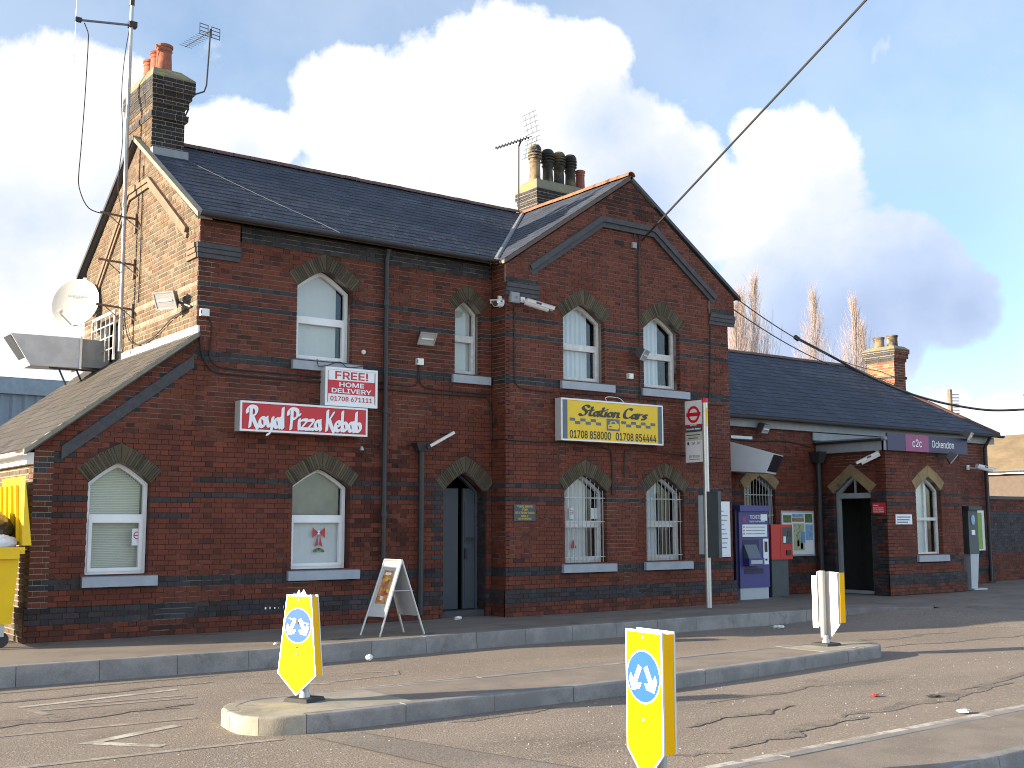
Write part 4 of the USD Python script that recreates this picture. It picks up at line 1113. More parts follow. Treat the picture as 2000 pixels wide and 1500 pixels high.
for k_, w_, fr in (('W10', W1_, FW), ('W9', WP_, FP), ('P', WPR, FPR)):
    voussoirs(HALL, w_, fr, RING[k_], 'buff_stone', None, name='arch_stone')
for fr, a_, c_, sd in ((FW, 13.45, 17.8, 35), (FP, 17.79, 20.78, 36), (FW, 20.8, 25.04, 37)):
    pl = prism(MB(), fr.off(.04), sbox(a_, 0, c_, .44), -.039, -.005).build(HALL, 'plinth', 'mortar_front')
    bricks(HALL, pl, fr.off(.04), sbox(a_, 0, c_, .456), lambda u, z, r: tone(DARK, r) if z > .2 else red_or_burnt(r, .4), seed=sd)
W = window(HALL, FP, 19.42, .98, .865, 2.34, .31, 1.68, frame_mat='old_white_paint', backing='net_curtain', glazing_bar=True, sash=False, split=.72, label='tall sash window in the porch front')
sill(HALL, FP, 18.87, 20.06, .715, .865, W=W)
window(HALL, FW, 15.75, 1.02, .865, 2.34, .31, 1.75, frame_mat='grey_paint', backing=None, sash=False, bars=True, label='barred window behind the ticket machine')
# entrance in the porch side: frame, fanlight, dark interior
mb = MB(); prism(mb, FPR, OPEN['P'].buffer(-.004).difference(OPEN['P'].buffer(-.075)).intersection(sbox(-2, .0, 2, 5)), -.2, -.1); EF = mb.build(HALL, 'entrance_frame', 'grey_paint')
fbox(MB(), FPR, -.5, .4, 2.15, 2.27, -.19, -.095).build(EF, 'transom', 'grey_paint'); fbox(MB(), FPR, -.065, -.035, 2.27, 2.6, -.17, -.12).build(EF, 'glazing_bar', 'grey_paint')
prism(MB(), FPR, OPEN['P'].buffer(-.07).intersection(sbox(-2, 2.27, 2, 5)), -.15, -.144).build(EF, 'pane', 'glass')
mb = MB()
for qd in ([(18.05, -.6, .01), (19.5, -.6, .01), (19.5, .9, .01), (18.05, .9, .01)], [(19.3, -.6, 0), (19.3, .95, 0), (19.3, .95, 3), (19.3, -.6, 3)], [(18.08, -.62, 0), (19.3, -.62, 0), (19.3, -.62, 3), (18.08, -.62, 3)], [(18.08, .94, 0), (19.3, .94, 0), (19.3, .94, 3), (18.08, .94, 3)], [(18.08, -.62, 3), (19.3, -.62, 3), (19.3, .94, 3), (18.08, .94, 3)]):
    mb.add(np.array(qd, float), np.array([[0, 1, 2, 3]]))
mb.build(HALL, 'entrance_lining', 'dark_lining')
# roof, fascia, gutters
ah = math.atan((6.04 - 3.97) / 3.2); L4 = 3.2 / math.cos(ah)
Fh = Frame((0, .70, 3.97), (1, 0, 0), (0, -math.sin(ah), math.cos(ah)), (0, math.cos(ah), math.sin(ah)))
roof(HALL, Fh, Polygon([(13.36, 0), (25.28, 0), (22.82, L4), (13.36, L4)]), (.044, .054, .078), 41, w=.30, gauge=.22)
mb = MB(); slab4([(22.82, 3.9, 6.03), (25.28, .7, 3.96), (25.28, 7.1, 3.96), (22.82, 3.91, 6.03)]); slab4([(13.36, 3.91, 6.03), (13.36, 7.1, 3.96), (25.28, 7.1, 3.96), (22.82, 3.91, 6.03)]); mb.build(HALL, 'rear_roof', 'slate_far')
ridge_tiles(HALL, (13.4, 3.9, 6.05), (22.75, 3.9, 6.05), .085, .4, 'hip_tile'); ridge_tiles(HALL, (22.82, 3.88, 6.06), (25.26, .72, 3.99), .085, .4, 'hip_tile')
MB().box(13.4, 25.2, .86, .95, 3.72, 3.90).build(HALL, 'fascia', 'grey_paint'); gutter(HALL, (13.4, .66, 3.94), (25.32, .66, 3.94))
MB().box(17.70, 20.85, -.98, .95, 3.43, 3.50).build(HALL, 'porch_roof', 'lead'); MB().box(17.72, 17.80, -.95, .93, 3.20, 3.42).build(HALL, 'porch_fascia', 'grey_paint'); MB().box(17.72, 20.84, -.93, -.88, 3.20, 3.42).build(HALL, 'porch_fascia', 'grey_paint')
gutter(HALL, (17.66, -.95, 3.46), (17.66, .93, 3.46), .055)
MB().box(17.6, 20.8, .90, .94, 3.52, 3.70).build(HALL, 'apron_board', 'grey_paint')
dp = MB().tube([(17.62, .80, 3.05), (17.62, .80, .06)], .06, 10).build(HALL, 'downpipe', 'cast_iron', smooth=40)
MB().hexa([(17.54, .72, 2.98), (17.7, .72, 2.98), (17.7, .9, 2.98), (17.54, .9, 2.98)], [(17.46, .62, 3.24), (17.78, .62, 3.24), (17.78, .94, 3.24), (17.46, .94, 3.24)]).build(dp, 'hopper', 'cast_iron')
MB().tube([(24.75, .70, 3.90), (24.75, .88, 3.6), (24.75, .88, .05)], .045, 10).build(HALL, 'downpipe', 'cast_iron', smooth=40)
mb = MB(); mb.box(24.76, 24.99, 1.0, 6.8, 0, 3.9); mb.box(13.4, 25, 6.6, 6.8, 0, 3.9); mb.box(20.5, 20.73, -.86, .95, 0, 3.2); mb.build(HALL, 'rear_wall', 'brick_far')
C3 = chimney(HALL, 24.45, 24.98, 3.40, 4.32, 4.3, 6.26, [(5.75, 5.83, .03), (6.26, 6.36, .03), (6.36, 6.50, .07), (6.50, 6.62, .10)], (6.62, 6.72, .0, .0, .10), lambda u, z, r: tone(np.array([.30, .095, .045]) if r.random() < .75 else np.array([.2, .15, .09]), r), lambda u, z, r: tone(RED, r), 'mortar_pale', 90, 'short orange brick chimney with two buff pots')
pot(C3, 24.72, 3.62, 6.70, .17, .36, 'buff_pot'); pot(C3, 24.72, 4.08, 6.70, .17, .36, 'buff_pot')

flush(HOUSE, 'brick', 'brickwork', 'brick'); flush(HALL, 'brick', 'brickwork', 'brick')
flush(HOUSE, 'slate', 'slate_courses', 'slate'); flush(HALL, 'slate', 'slate_courses', 'slate')

# ------------------------------------------------------------------ light boxes and other signs
def lightbox(name, label, x0, x1, z0, z1, yf, yw, face, case='sign_case', rim='sign_white', rw=.03):
    T = thing(name, label, 'sign', ((x0 + x1) / 2, yf, z0), group='shop lightboxes on the front wall')
    MB().box(x0, x1, yf + .004, yw, z0, z1).build(T, 'case', case)
    fr = Frame((x0, yf, z0), (1, 0, 0), (0, -1, 0)); w, h = x1 - x0, z1 - z0
    prism(MB(), fr, sbox(0, 0, w, h).difference(sbox(rw, rw, w - rw, h - rw)), -.002, .012).build(T, 'frame', rim)
    if face:
        fbox(MB(), fr, rw, w - rw, rw, h - rw, -.002, .004).build(T, 'face', face)
    return T, fr, w, h


def brush(T, s, fr, u, z, w, h, d, material, nib, slant=0.0, name='lettering', ang=35, shadow=None):
    g = brush_poly(s, nib, ang, slant)
    x0, y0, x1, y1 = g.bounds
    g = affinity.translate(affinity.scale(affinity.translate(g, -x0, 0), w / (x1 - x0), h, origin=(0, 0)), u, z)
    if shadow:
        prism(MB(), fr, affinity.translate(g, shadow[1], -shadow[1]), d, d + .002).build(T, 'letter_shadow', shadow[0])
    return prism(MB(), fr, g, d + .002, d + .006).build(T, name, material)


T, fr, w, h = lightbox('shop_sign', 'long red lightbox reading Royal Pizza Kebab in white brush lettering', 2.872, 5.062, 2.982, 3.443, -.194, 0, 'sign_red')
brush(T, 'Royal Pizza Kebab', fr, .09, .07, 2.0, .31, .004, 'letter_white', (.122, .045), shadow=('letter_shadow', .010))
T, fr, w, h = lightbox('shop_sign', 'square white and red lightbox reading FREE! HOME DELIVERY with a phone number', 4.305, 5.257, 3.457, 4.080, -.165, 0, 'sign_white', rw=.035)
fbox(MB(), fr, .05, w - .05, .195, .415, .004, .007).build(T, 'red_panel', 'sign_red')
for u in (.047, w - .053):
    fbox(MB(), fr, u, u + .006, .06, h - .06, .004, .008).build(T, 'edge_strip', 'letter_dark')
text(T, 'FREE!', fr, w / 2, .44, .004, .12, 'letter_red', width=.60, bold=True, align='c')
text(T, 'HOME', fr, w / 2, .315, .007, .07, 'letter_white', width=.45, bold=True, align='c'); text(T, 'DELIVERY', fr, w / 2, .215, .007, .07, 'letter_white', width=.72, bold=True, align='c')
text(T, '01708 671111', fr, w / 2, .085, .004, .07, 'letter_red', width=.76, bold=True, align='c')
T, fr, w, h = lightbox('shop_sign', 'yellow lightbox reading Station Cars with a chequered band and two phone numbers', 8.787, 11.297, 3.066, 3.831, -.583, -.414, 'sign_yellow', rw=.028)
fbox(MB(), fr, .028, .145, .028, h - .028, .004, .007).build(T, 'side_stripe', 'sign_slate'); fbox(MB(), fr, w - .13, w - .028, .028, h - .028, .004, .007).build(T, 'side_stripe', 'sign_slate')
brush(T, 'Station Cars', fr, .40, .47, 1.72, .19, .004, 'letter_dark', (.12, .05), slant=.22)
for i in range(17):
    if i in (8,):
        continue
    u0 = .20 + i * .124
    if not .98 < u0 + .06 < 1.42:
        fbox(MB(), fr, u0, u0 + .124, (.36 if i % 2 == 0 else .305), (.36 if i % 2 == 0 else .305) + .055, .004, .006).build(T, 'checker', 'sign_slate')
fbox(MB(), fr, 1.08, 1.40, .22, .44, .004, .006).build(T, 'car_panel', 'sign_slate')
car = Polygon([(1.11, .26), (1.11, .32), (1.15, .34), (1.18, .395), (1.29, .405), (1.34, .36), (1.38, .345), (1.385, .28), (1.35, .25)])
prism(MB(), fr, car.difference(Polygon([(1.19, .345), (1.20, .385), (1.27, .39), (1.30, .35)])).difference(sbox(1.13, .285, 1.20, .31)), .006, .008).build(T, 'car_emblem', 'sign_yellow')
text(T, '01708 858000', fr, .20, .055, .004, .135, 'letter_dark', width=.98, bold=True); text(T, '01708 854444', fr, 1.30, .055, .004, .135, 'letter_dark', width=1.03, bold=True)
T = thing('wall_plaque', 'small black plaque with gold lettering beside the grey doorway', 'sign', (8.08, -.42, 1.63))
fr = Frame((7.85, -.42, 1.63), (1, 0, 0), (0, -1, 0)); fbox(MB(), fr, 0, .47, 0, .29, -.004, .012).build(T, 'plate', 'sign_dark')
for s_, z_, w_ in (('TAXI BAYS', .235, .34), ('FOR', .18, .11), ('STATION CARS', .125, .42), ('ONLY', .07, .16), ('NO PARKING', .022, .28)):
    text(T, s_, fr, .235, z_, .012, .034, 'letter_gold', width=w_, bold=True, align='c')
T = thing('station_sign', 'long navy and pink station name board under the hall eaves', 'sign', (19.41, -.96, 3.19))
fr = Frame((17.80, -.985, 3.20), (1, 0, 0), (0, -1, 0)); fbox(MB(), fr, 0, 3.12, 0, .385, -.05, .0).build(T, 'panel', 'c2c_navy'); fbox(MB(), fr, .66, 1.55, .004, .381, -.001, .004).build(T, 'pink_panel', 'c2c_pink')
text(T, 'c2c', fr, 1.10, .11, .004, .17, 'letter_white', width=.36, align='c'); text(T, 'Ockendon', fr, 1.68, .12, .0, .16, 'letter_white', width=.88)
T = thing('warning_sign', 'small red warning notice beside the entrance on the porch side', 'sign', (17.81, -.70, 1.84))
fr = Frame((17.81, -.52, 1.80), (0, -1, 0), (-1, 0, 0)); fbox(MB(), fr, 0, .33, 0, .24, -.002, .01).build(T, 'plate', 'warning_red')
for s_, z_ in (('Warning', .17), ('Do not trespass', .115), ('on the railway', .07), ('Penalty £1000', .025)):
    text(T, s_, fr, .02, z_, .01, .026, 'letter_white', width=.27 if len(s_) > 8 else .13)
T = thing('notice_plate', 'small pale blue-white notice plate left of the porch window', 'sign', (18.4, -.89, 1.56))
fr = Frame((18.12, -.885, 1.56), (1, 0, 0), (0, -1, 0)); fbox(MB(), fr, 0, .6, 0, .22, -.008, .01).build(T, 'plate', 'notice_paper')
for z_, w_ in ((.15, .5), (.09, .46), (.035, .4)):
    fbox(MB(), fr, .04, .04 + w_, z_, z_ + .022, .01, .012).build(T, 'print_line', 'c2c_navy')

# bus stop
T = thing('bus_stop', 'tall pale bus stop post with a white roundel flag on the kerb side', 'bus stop', (12.04, -.98, 0))
MB().tube([(12.04, -.98, 0), (12.04, -.98, 3.90)], .055, 14).build(T, 'post', 'alu', smooth=40); MB().tube([(12.04, -.98, 3.90), (12.04, -.98, 3.99)], .057, 14).build(T, 'red_cap', 'roundel_red', smooth=40)
fr = Frame((12.025, -.46, 2.765), (0, -1, 0), (-1, 0, 0)); FLG = fbox(MB(), fr, 0, .46, 0, 1.20, -.02, .0).build(T, 'flag', 'sign_white')
c_ = (.23, .93)
prism(MB(), fr, Point(*c_).buffer(.165, 32).difference(Point(*c_).buffer(.115, 32)), 0, .004).build(FLG, 'roundel_ring', 'roundel_red'); fbox(MB(), fr, .04, .42, .895, .965, .0, .006).build(FLG, 'roundel_bar', 'roundel_red')
fbox(MB(), fr, 0.0, .46, .70, .735, 0, .004).build(FLG, 'red_strip', 'roundel_red'); text(FLG, 'BUS STOP', fr, .23, .707, .004, .022, 'letter_white', width=.17, bold=True, align='c')
fbox(MB(), fr, .005, .455, .585, .70, 0, .003).build(FLG, 'name_panel', 'machine_grey'); text(FLG, 'Ockendon Station', fr, .03, .63, .003, .035, 'letter_white', width=.39, bold=True)
fbox(MB(), fr, .005, .455, .42, .58, 0, .003).build(FLG, 'towards_panel', 'cream_plastic'); fbox(MB(), fr, .03, .40, .52, .535, .003, .005).build(FLG, 'print_line', 'letter_dark'); fbox(MB(), fr, .08, .34, .46, .475, .003, .005).build(FLG, 'print_line', 'letter_dark')
fbox(MB(), fr, .05, .10, .34, .395, .0, .003).build(FLG, 'symbol', 'letter_dark')
for u_, s_ in ((.17, '269'), (.31, '347')):
    text(FLG, s_, fr, u_, .34, .0, .055, 'letter_dark', width=.09)
text(FLG, '0871 200 22 33', fr, .09, .09, 0, .045, 'letter_dark', width=.28); fbox(MB(), fr, .09, .37, .05, .06, 0, .002).build(FLG, 'print_line', 'letter_dark')
MB().box(12.0, 12.08, -1.31, -.78, .94, 2.19).build(T, 'timetable_case', 'machine_grey'); MB().box(11.995, 12.0, -.93, -.80, 1.0, 2.12).build(T, 'timetable_sheet', 'display_grey')
MB().box(12.02, 12.06, -1.04, -1.030, 3.45, 3.8).build(T, 'sticker', 'sign_yellow')
T = thing('notice_board', 'narrow tall white framed notice board on the gable corner', 'notice board', (13.1, -.42, .93))
MB().box(12.94, 13.24, -.455, -.414, .92, 2.02).build(T, 'frame', 'white_plastic'); MB().box(12.97, 13.21, -.460, -.455, .96, 1.98).build(T, 'sheet', 'notice_paper')
for i in range(9):
    MB().box(12.99, 13.05 + .12 * rng.random(), -.463, -.460, 1.1 + .09 * i, 1.115 + .09 * i).build(T, 'print_line', 'sign_slate')

# ticket machine
T = thing('ticket_machine', 'purple floor standing ticket machine in front of the barred window', 'ticket machine', (14.62, .5, 0))
MB().box(14.17, 15.09, .16, .93, .24, 1.92).build(T, 'cabinet', 'machine_purple'); MB().box(14.19, 15.07, .18, .91, 0, .24).build(T, 'base', 'display_grey'); MB().box(14.10, 14.168, .20, .93, .02, 1.88).build(T, 'side_housing', 'machine_purple_dark')
fr = Frame((14.17, .16, 0), (1, 0, 0), (0, -1, 0))
fbox(MB(), fr, -.01, .93, 1.84, 1.96, -.7, .05).build(T, 'hood', 'machine_purple'); text(T, 'TICKETS', fr, .34, 1.68, .0, .075, 'letter_white', width=.34); text(T, 'Cash & Card Payments', fr, .33, 1.61, .0, .035, 'letter_white', width=.48)
prism(MB(), fr, Point(.16, 1.67).buffer(.065, 12), 0, .005).build(T, 'emblem', 'c2c_pink'); fbox(MB(), fr, .68, .88, 1.64, 1.78, 0, .006).build(T, 'sticker', 'notice_paper')
ip = fbox(MB(), fr, .09, .86, 1.30, 1.56, 0, .012).build(T, 'instruction_panel', 'notice_paper')
for z_ in (1.50, 1.43, 1.36):
    fbox(MB(), fr, .20, .80, z_, z_ + .012, .012, .014).build(ip, 'print_line', 'machine_grey'); prism(MB(), fr, Point(.14, z_ + .006).buffer(.02, 10), .012, .014).build(ip, 'red_dot', 'roundel_red')
fbox(MB(), fr, .09, .60, .70, 1.24, 0, .004).build(T, 'recess', 'machine_purple_dark')
MB().hexa([fr.pt(.12, .86, .005), fr.pt(.50, .86, .005), fr.pt(.50, .86, .15), fr.pt(.12, .86, .15)], [fr.pt(.12, 1.14, .005), fr.pt(.50, 1.14, .005), fr.pt(.50, 1.14, .02), fr.pt(.12, 1.14, .02)]).build(T, 'touch_screen', 'sign_slate')
fbox(MB(), fr, .12, .58, .70, .86, .004, .16).build(T, 'shelf', 'machine_purple'); fbox(MB(), fr, .17, .52, .74, .82, .16, .166).build(T, 'coin_tray', 'display_grey'); fbox(MB(), fr, .14, .72, .53, .64, 0, .006).build(T, 'ticket_slot', 'machine_purple_dark')
fbox(MB(), fr, .72, .88, .72, 1.26, 0, .02).build(T, 'card_reader', 'notice_paper'); fbox(MB(), fr, .76, .84, .98, 1.2, .02, .028).build(T, 'keypad', 'screen_dark'); fbox(MB(), fr, .77, .83, .80, .84, .02, .026).build(T, 'card_slot', 'screen_dark')
# permit machine
T = thing('permit_machine', 'red topped payment machine on a dark grey pedestal', 'ticket machine', (15.75, .62, 0))
MB().box(15.44, 15.98, .40, .85, 0, .80).build(T, 'pedestal', 'machine_grey'); MB().box(15.40, 16.10, .36, .90, .80, 1.56).build(T, 'head', 'machine_red')
fr = Frame((15.40, .36, 0), (1, 0, 0), (0, -1, 0))
fbox(MB(), fr, .36, .68, 1.14, 1.50, 0, .012).build(T, 'control_panel', 'machine_grey'); fbox(MB(), fr, .38, .46, 1.16, 1.30, .012, .018).build(T, 'notice', 'notice_paper'); fbox(MB(), fr, .52, .64, 1.3, 1.42, .012, .018).build(T, 'display', 'screen_dark')
fbox(MB(), fr, .48, .62, .90, 1.0, 0, .03).build(T, 'coin_return', 'screen_dark'); fbox(MB(), fr, .30, .36, .86, 1.5, 0, .008).build(T, 'edge_trim', 'machine_red')
# map board
T = thing('poster_board', 'silver framed local map poster board beside the red machine', 'poster board', (17.07, .93, .85))
MB().box(16.40, 17.55, .915, .953, .84, 1.87).build(T, 'frame', 'alu')
fr = Frame((16.40, .915, .84), (1, 0, 0), (0, -1, 0)); PS = fbox(MB(), fr, .04, 1.11, .04, .99, -.001, .004).build(T, 'sheet', 'notice_paper')
mat('map_land', (.40, .45, .28), .5, var=.25, nscale=7); mat('map_sea', (.16, .34, .55), .5, var=.15, nscale=6); mat('photo_green', (.10, .16, .06), .5, var=.6, nscale=18); mat('photo_blue', (.22, .38, .55), .5, var=.5, nscale=9); mat('photo_warm', (.30, .2, .1), .5, var=.6, nscale=16)
for a_, b_, z0_, z1_, m_, nm_ in ((.06, .34, .76, .93, 'photo_green', 'photo'), (.36, .78, .88, .96, 'photo_blue', 'heading'), (.36, .78, .78, .87, 'photo_warm', 'photo'), (.82, 1.08, .76, .96, 'photo_green', 'photo'), (.40, .78, .13, .74, 'map_land', 'map'), (.66, .80, .3, .55, 'map_sea', 'map'),
                              (.82, 1.08, .36, .72, 'photo_blue', 'photo'), (.82, 1.08, .08, .30, 'sign_white', 'text_panel'), (.52, .60, .22, .36, 'sign_red', 'key_panel'), (.64, .72, .16, .3, 'sign_slate', 'key_panel')):
    fbox(MB(), fr, a_, b_, z0_, z1_, .004 if m_ != 'map_sea' else .006, .006 if m_ != 'map_sea' else .008).build(PS, nm_, m_)
mb = MB()
for i in range(12):
    p_ = np.array([.44 + .3 * rng.random(), .2 + .5 * rng.random()]); q_ = p_ + rng.normal(0, .07, 2); q_ = np.clip(q_, [.41, .14], [.77, .73]); prism(mb, fr, LineString([p_, q_]).buffer(.005), .008, .009)
mb.build(PS, 'map_roads', 'letter_dark')

# passenger display, turned towards the entrance and tilted
T = thing('passenger_display', 'big grey hooded train information display on a wall bracket', 'display', (14.0, .5, 2.7))
s_ = np.array([.48, -.877, 0]); t_ = np.array([.877, .48, 0]); o_ = np.array([14.27, .52, 0.0])
def dp_(a_, c_, z_):
    return o_ + s_ * a_ + t_ * c_ + np.array([0, 0, z_])
rear, frt, deep = (3.30, 2.70), (3.02, 2.66), .98
lo = [dp_(0, 0, 2.70), dp_(deep * .82, 0, 2.645), dp_(deep * .82, 1.0, 2.645), dp_(0, 1.0, 2.70)]; hi = [dp_(.05, 0, 3.33), dp_(deep, 0, 3.05), dp_(deep, 1.0, 3.05), dp_(.05, 1.0, 3.33)]
MB().hexa(lo, hi).build(T, 'housing', 'display_white')
MB().hexa([dp_(deep * .83, .05, 2.68), dp_(deep * .83 + .02, .05, 2.68), dp_(deep * .83 + .02, .95, 2.68), dp_(deep * .83, .95, 2.68)], [dp_(deep * .985, .05, 3.03), dp_(deep * .985 + .02, .05, 3.03), dp_(deep * .985 + .02, .95, 3.03), dp_(deep * .985, .95, 3.03)]).build(T, 'screen', 'screen_dark')
MB().box(13.95, 14.28, .56, .95, 2.80, 3.50).build(T, 'wall_bracket', 'cast_iron'); MB().box(14.28, 14.95, .42, .52, 3.40, 3.46).build(T, 'arm', 'steel_galv')

# help point
T = thing('help_point', 'slim grey help post with a dark head right of the porch', 'help point', (21.4, -.62, 0))
MB().hexa([(21.24, -.72, 0.03), (21.5, -.72, .03), (21.5, -.54, .03), (21.24, -.54, .03)], [(21.26, -.72, .85), (21.62, -.72, .85), (21.62, -.50, .85), (21.26, -.50, .85)]).build(T, 'column', 'display_grey')
MB().box(21.22, 21.62, -.73, -.48, .85, 1.90).build(T, 'head', 'machine_grey'); MB().box(21.15, 21.72, -.80, -.44, 1.90, 1.99).build(T, 'hood', 'cast_iron')
prism(MB(), Frame((21.4, -.735, 1.66), (1, 0, 0), (0, -1, 0)), affinity.scale(Point(0, 0).buffer(.1, 16), .8, 1.2), 0, .01).build(T, 'dial', 'photo_blue'); MB().box(21.33, 21.47, -.738, -.73, 1.3, 1.42).build(T, 'label_plate', 'notice_paper')
MB().box(21.2, 21.75, -.82, -.46, 0, .035).build(T, 'foot', 'sign_case')
T = thing('poster_case', 'white framed green poster on the wall behind the help post', 'poster board', (24.4, .93, .88))
MB().box(24.05, 24.62, .92, .955, .86, 1.92).build(T, 'frame', 'white_plastic'); MB().box(24.1, 24.5, .915, .92, .9, 1.86).build(T, 'sheet', 'poster_green')


# cctv cameras, floodlights, boxes
def oriented(dirv):
    d = np.array(dirv, float); d /= np.linalg.norm(d); s_ = np.cross(d, [0, 0, 1.0]); s_ /= np.linalg.norm(s_); return d, s_, np.cross(s_, d)


def obox(mb, c, axes, half):
    c = np.array(c, float); d, s_, u_ = axes
    lo = [c + d * a * half[0] + s_ * b2 * half[1] - u_ * half[2] for a, b2 in ((-1, -1), (1, -1), (1, 1), (-1, 1))]
    return mb.hexa(lo, [p + u_ * 2 * half[2] for p in lo])


def cctv(label, c, dirv, mount, ln=.20, group=None):
    T = thing('security_camera', label, 'security camera', mount, group='security cameras on the station walls'); ax = oriented(dirv); d, s_, u_ = ax; c = np.array(c, float)
    MB().tube([c - d * ln, c - d * ln * .6, c + d * ln * .86], .055, 12).build(T, 'body', 'white_plastic', smooth=40)
    obox(MB(), c + u_ * .062 + d * .04, ax, (ln * 1.1, .068, .008)).build(T, 'sunshield', 'white_plastic')
    MB().tube([c + d * ln * .861, c + d * ln * .90], .047, 12).build(T, 'lens', 'screen_dark')
    for q_ in (-1, 1):
        obox(MB(), c + s_ * q_ * .064 + u_ * .035 + d * .04, ax, (ln * 1.08, .004, .03)).build(T, 'shield_side', 'white_plastic')
    obox(MB(), c - s_ * .0685 * (1 if s_ @ (c - CAM) > 0 else -1) + u_ * .036, ax, (.05, .0015, .016)).build(T, 'maker_badge', 'c2c_navy')
    m = np.array(mount, float)
    MB().tube([c - d * ln * .5 - u_ * .05, (c - d * ln * .5 + m) / 2 + [0, 0, -.02], m], .018, 8).build(T, 'bracket', 'white_plastic'); obox(MB(), m, oriented((0, -1, .001)), (.02, .05, .06)).build(T, 'wall_plate', 'white_plastic')


cctv('white security camera pointing left from the gable corner', (7.46, -.50, 5.40), (-.80, -.55, -.16), (7.66, -.30, 5.53), .17)
cctv('white security camera pointing right from the gable corner', (8.24, -.62, 5.43), (.88, -.38, -.26), (8.05, -.42, 5.56), .24)
cctv('white security camera above the entrance arch on the porch side', (17.62, -.62, 3.02), (-.60, .62, -.42), (17.80, -.72, 3.14), .24)
cctv('white security camera right of the porch under the station board', (24.15, .55, 3.02), (.92, -.30, -.2), (23.98, .93, 3.06), .26)
T = thing('junction_box', 'grey square box between the two cameras on the gable corner', 'junction box', (7.84, -.45, 5.46)); MB().box(7.75, 7.95, -.48, -.414, 5.47, 5.66).build(T, 'case', 'junction_grey'); MB().box(7.765, 7.935, -.486, -.48, 5.485, 5.645).build(T, 'lid', 'junction_grey'); MB().box(7.85, 7.88, -.508, -.506, 5.55, 5.58).build(T, 'badge', 'sign_slate')


def flood(label, c, dirv, mount, w=.34, h=.24, dp__=.17):
    T = thing('floodlight', label, 'floodlight', mount, group='floodlights on the station walls'); d, s_, u_ = oriented(dirv); c = np.array(c, float)
    frt_ = [c + s_ * a * w / 2 + u_ * b2 * h / 2 for a, b2 in ((-1, -1), (1, -1), (1, 1), (-1, 1))]; bk = [c - d * dp__ + s_ * a * w * .3 + u_ * (b2 * h * .3 + .02) for a, b2 in ((-1, -1), (1, -1), (1, 1), (-1, 1))]
    MB().hexa(bk, frt_).build(T, 'body', 'lamp_body')
    fr = Frame(c, s_, d, u_); prism(MB(), fr, sbox(-w / 2, -h / 2, w / 2, h / 2).difference(sbox(-w / 2 + .02, -h / 2 + .02, w / 2 - .02, h / 2 - .02)), .001, .018).build(T, 'bezel', 'steel_galv')
    fbox(MB(), fr, -w / 2 + .02, w / 2 - .02, -h / 2 + .02, h / 2 - .02, .002, .008).build(T, 'reflector', 'lamp_reflector'); fbox(MB(), fr, -w * .36, w * .36, -.012, .012, .012, .022).build(T, 'tube', 'lamp_glass')
    MB().tube([c - d * dp__ * .6, c - d * dp__ - [0, 0, .03], np.array(mount, float)], .02, 6).build(T, 'bracket', 'lamp_body')


flood('floodlight with a clear front on the sunny end wall near its front corner', (1.92, .52, 4.98), (-.80, -.45, -.42), (2.20, .18, 4.86), .40, .28)
flood('floodlight left of the narrow upper window', (6.18, -.22, 4.70), (-.05, -.82, -.57), (6.2, -.02, 4.72), .32, .24)
flood('floodlight between the two upper gable windows', (10.78, -.66, 4.76), (.45, -.75, -.48), (10.62, -.43, 4.80), .32, .22)
flood('floodlight on the hall wall above the information display', (15.72, .70, 3.68), (.2, -.85, -.5), (15.6, .93, 3.72), .3, .2)
flood('floodlight under the station name board above the porch window', (19.95, -1.22, 3.05), (.45, -.62, -.64), (19.75, -.90, 3.10), .42, .26)
flood('floodlight on top of the station name board at its right end', (20.85, -1.12, 3.63), (.35, -.8, -.48), (20.7, -.95, 3.66), .34, .2)


def small_box(label, x_, y_, z_, w_=.13, h_=.11, d_=.07, m_='white_plastic'):
    T = thing('alarm_box', label, 'sensor box', (x_, y_, z_), group='white plastic boxes on the front walls'); MB().box(x_ - w_ / 2, x_ + w_ / 2, y_ - d_, y_ - .001, z_ - h_ / 2, z_ + h_ / 2).build(T, 'case', m_); MB().box(x_ - w_ / 2 - .004, x_ - w_ / 2 + .012, y_ - d_ - .004, y_ - d_ + .002, z_ - .03, z_ + .03).build(T, 'lens', 'sign_slate')


small_box('white plastic box at the front corner beside the end wall floodlight', 2.33, 0, 4.755); small_box('white plastic box below the floodlight left of the narrow window', 6.15, 0, 4.32); small_box('white plastic box between the sills of the upper gable windows', 10.59, -.413, 4.365, .12, .10)
T = thing('alarm_sensor', 'tiny round white sensor above the delivery sign', 'sensor box', (5.06, -.03, 4.39)); MB().lathe([(.001, -.04), (.03, -.03), (.04, 0), (.03, .03), (.001, .04)], (5.06, -.04, 4.39), 12).build(T, 'dome', 'white_plastic', smooth=True); MB().tube([(5.06, -.01, 4.39), (5.06, -.04, 4.39)], .02, 8).build(T, 'neck', 'sign_slate')
T = thing('wall_light', 'slanting white tube light above the rainwater hopper', 'wall light', (6.45, -.1, 2.95)); MB().tube([(6.22, -.22, 2.86), (6.66, -.34, 3.12)], .028, 10).build(T, 'tube', 'white_plastic', smooth=40); MB().tube([(6.20, -.215, 2.848), (6.25, -.23, 2.878)], .034, 10).build(T, 'end_cap', 'cast_iron'); MB().tube([(6.62, -.33, 3.10), (6.60, -.01, 3.10)], .015, 6).build(T, 'bracket', 'cast_iron')
T = thing('bell', 'small grey bell hanging under the right end of the pizza sign', 'bell', (5.02, -.1, 2.80)); MB().tube([(5.04, -.1, 2.98), (5.02, -.1, 2.84)], .006, 5).build(T, 'cord', 'cable_black'); MB().lathe([(.001, .05), (.02, .04), (.035, 0), (.04, -.02)], (5.02, -.1, 2.79), 10).build(T, 'cup', 'steel_galv', smooth=40)

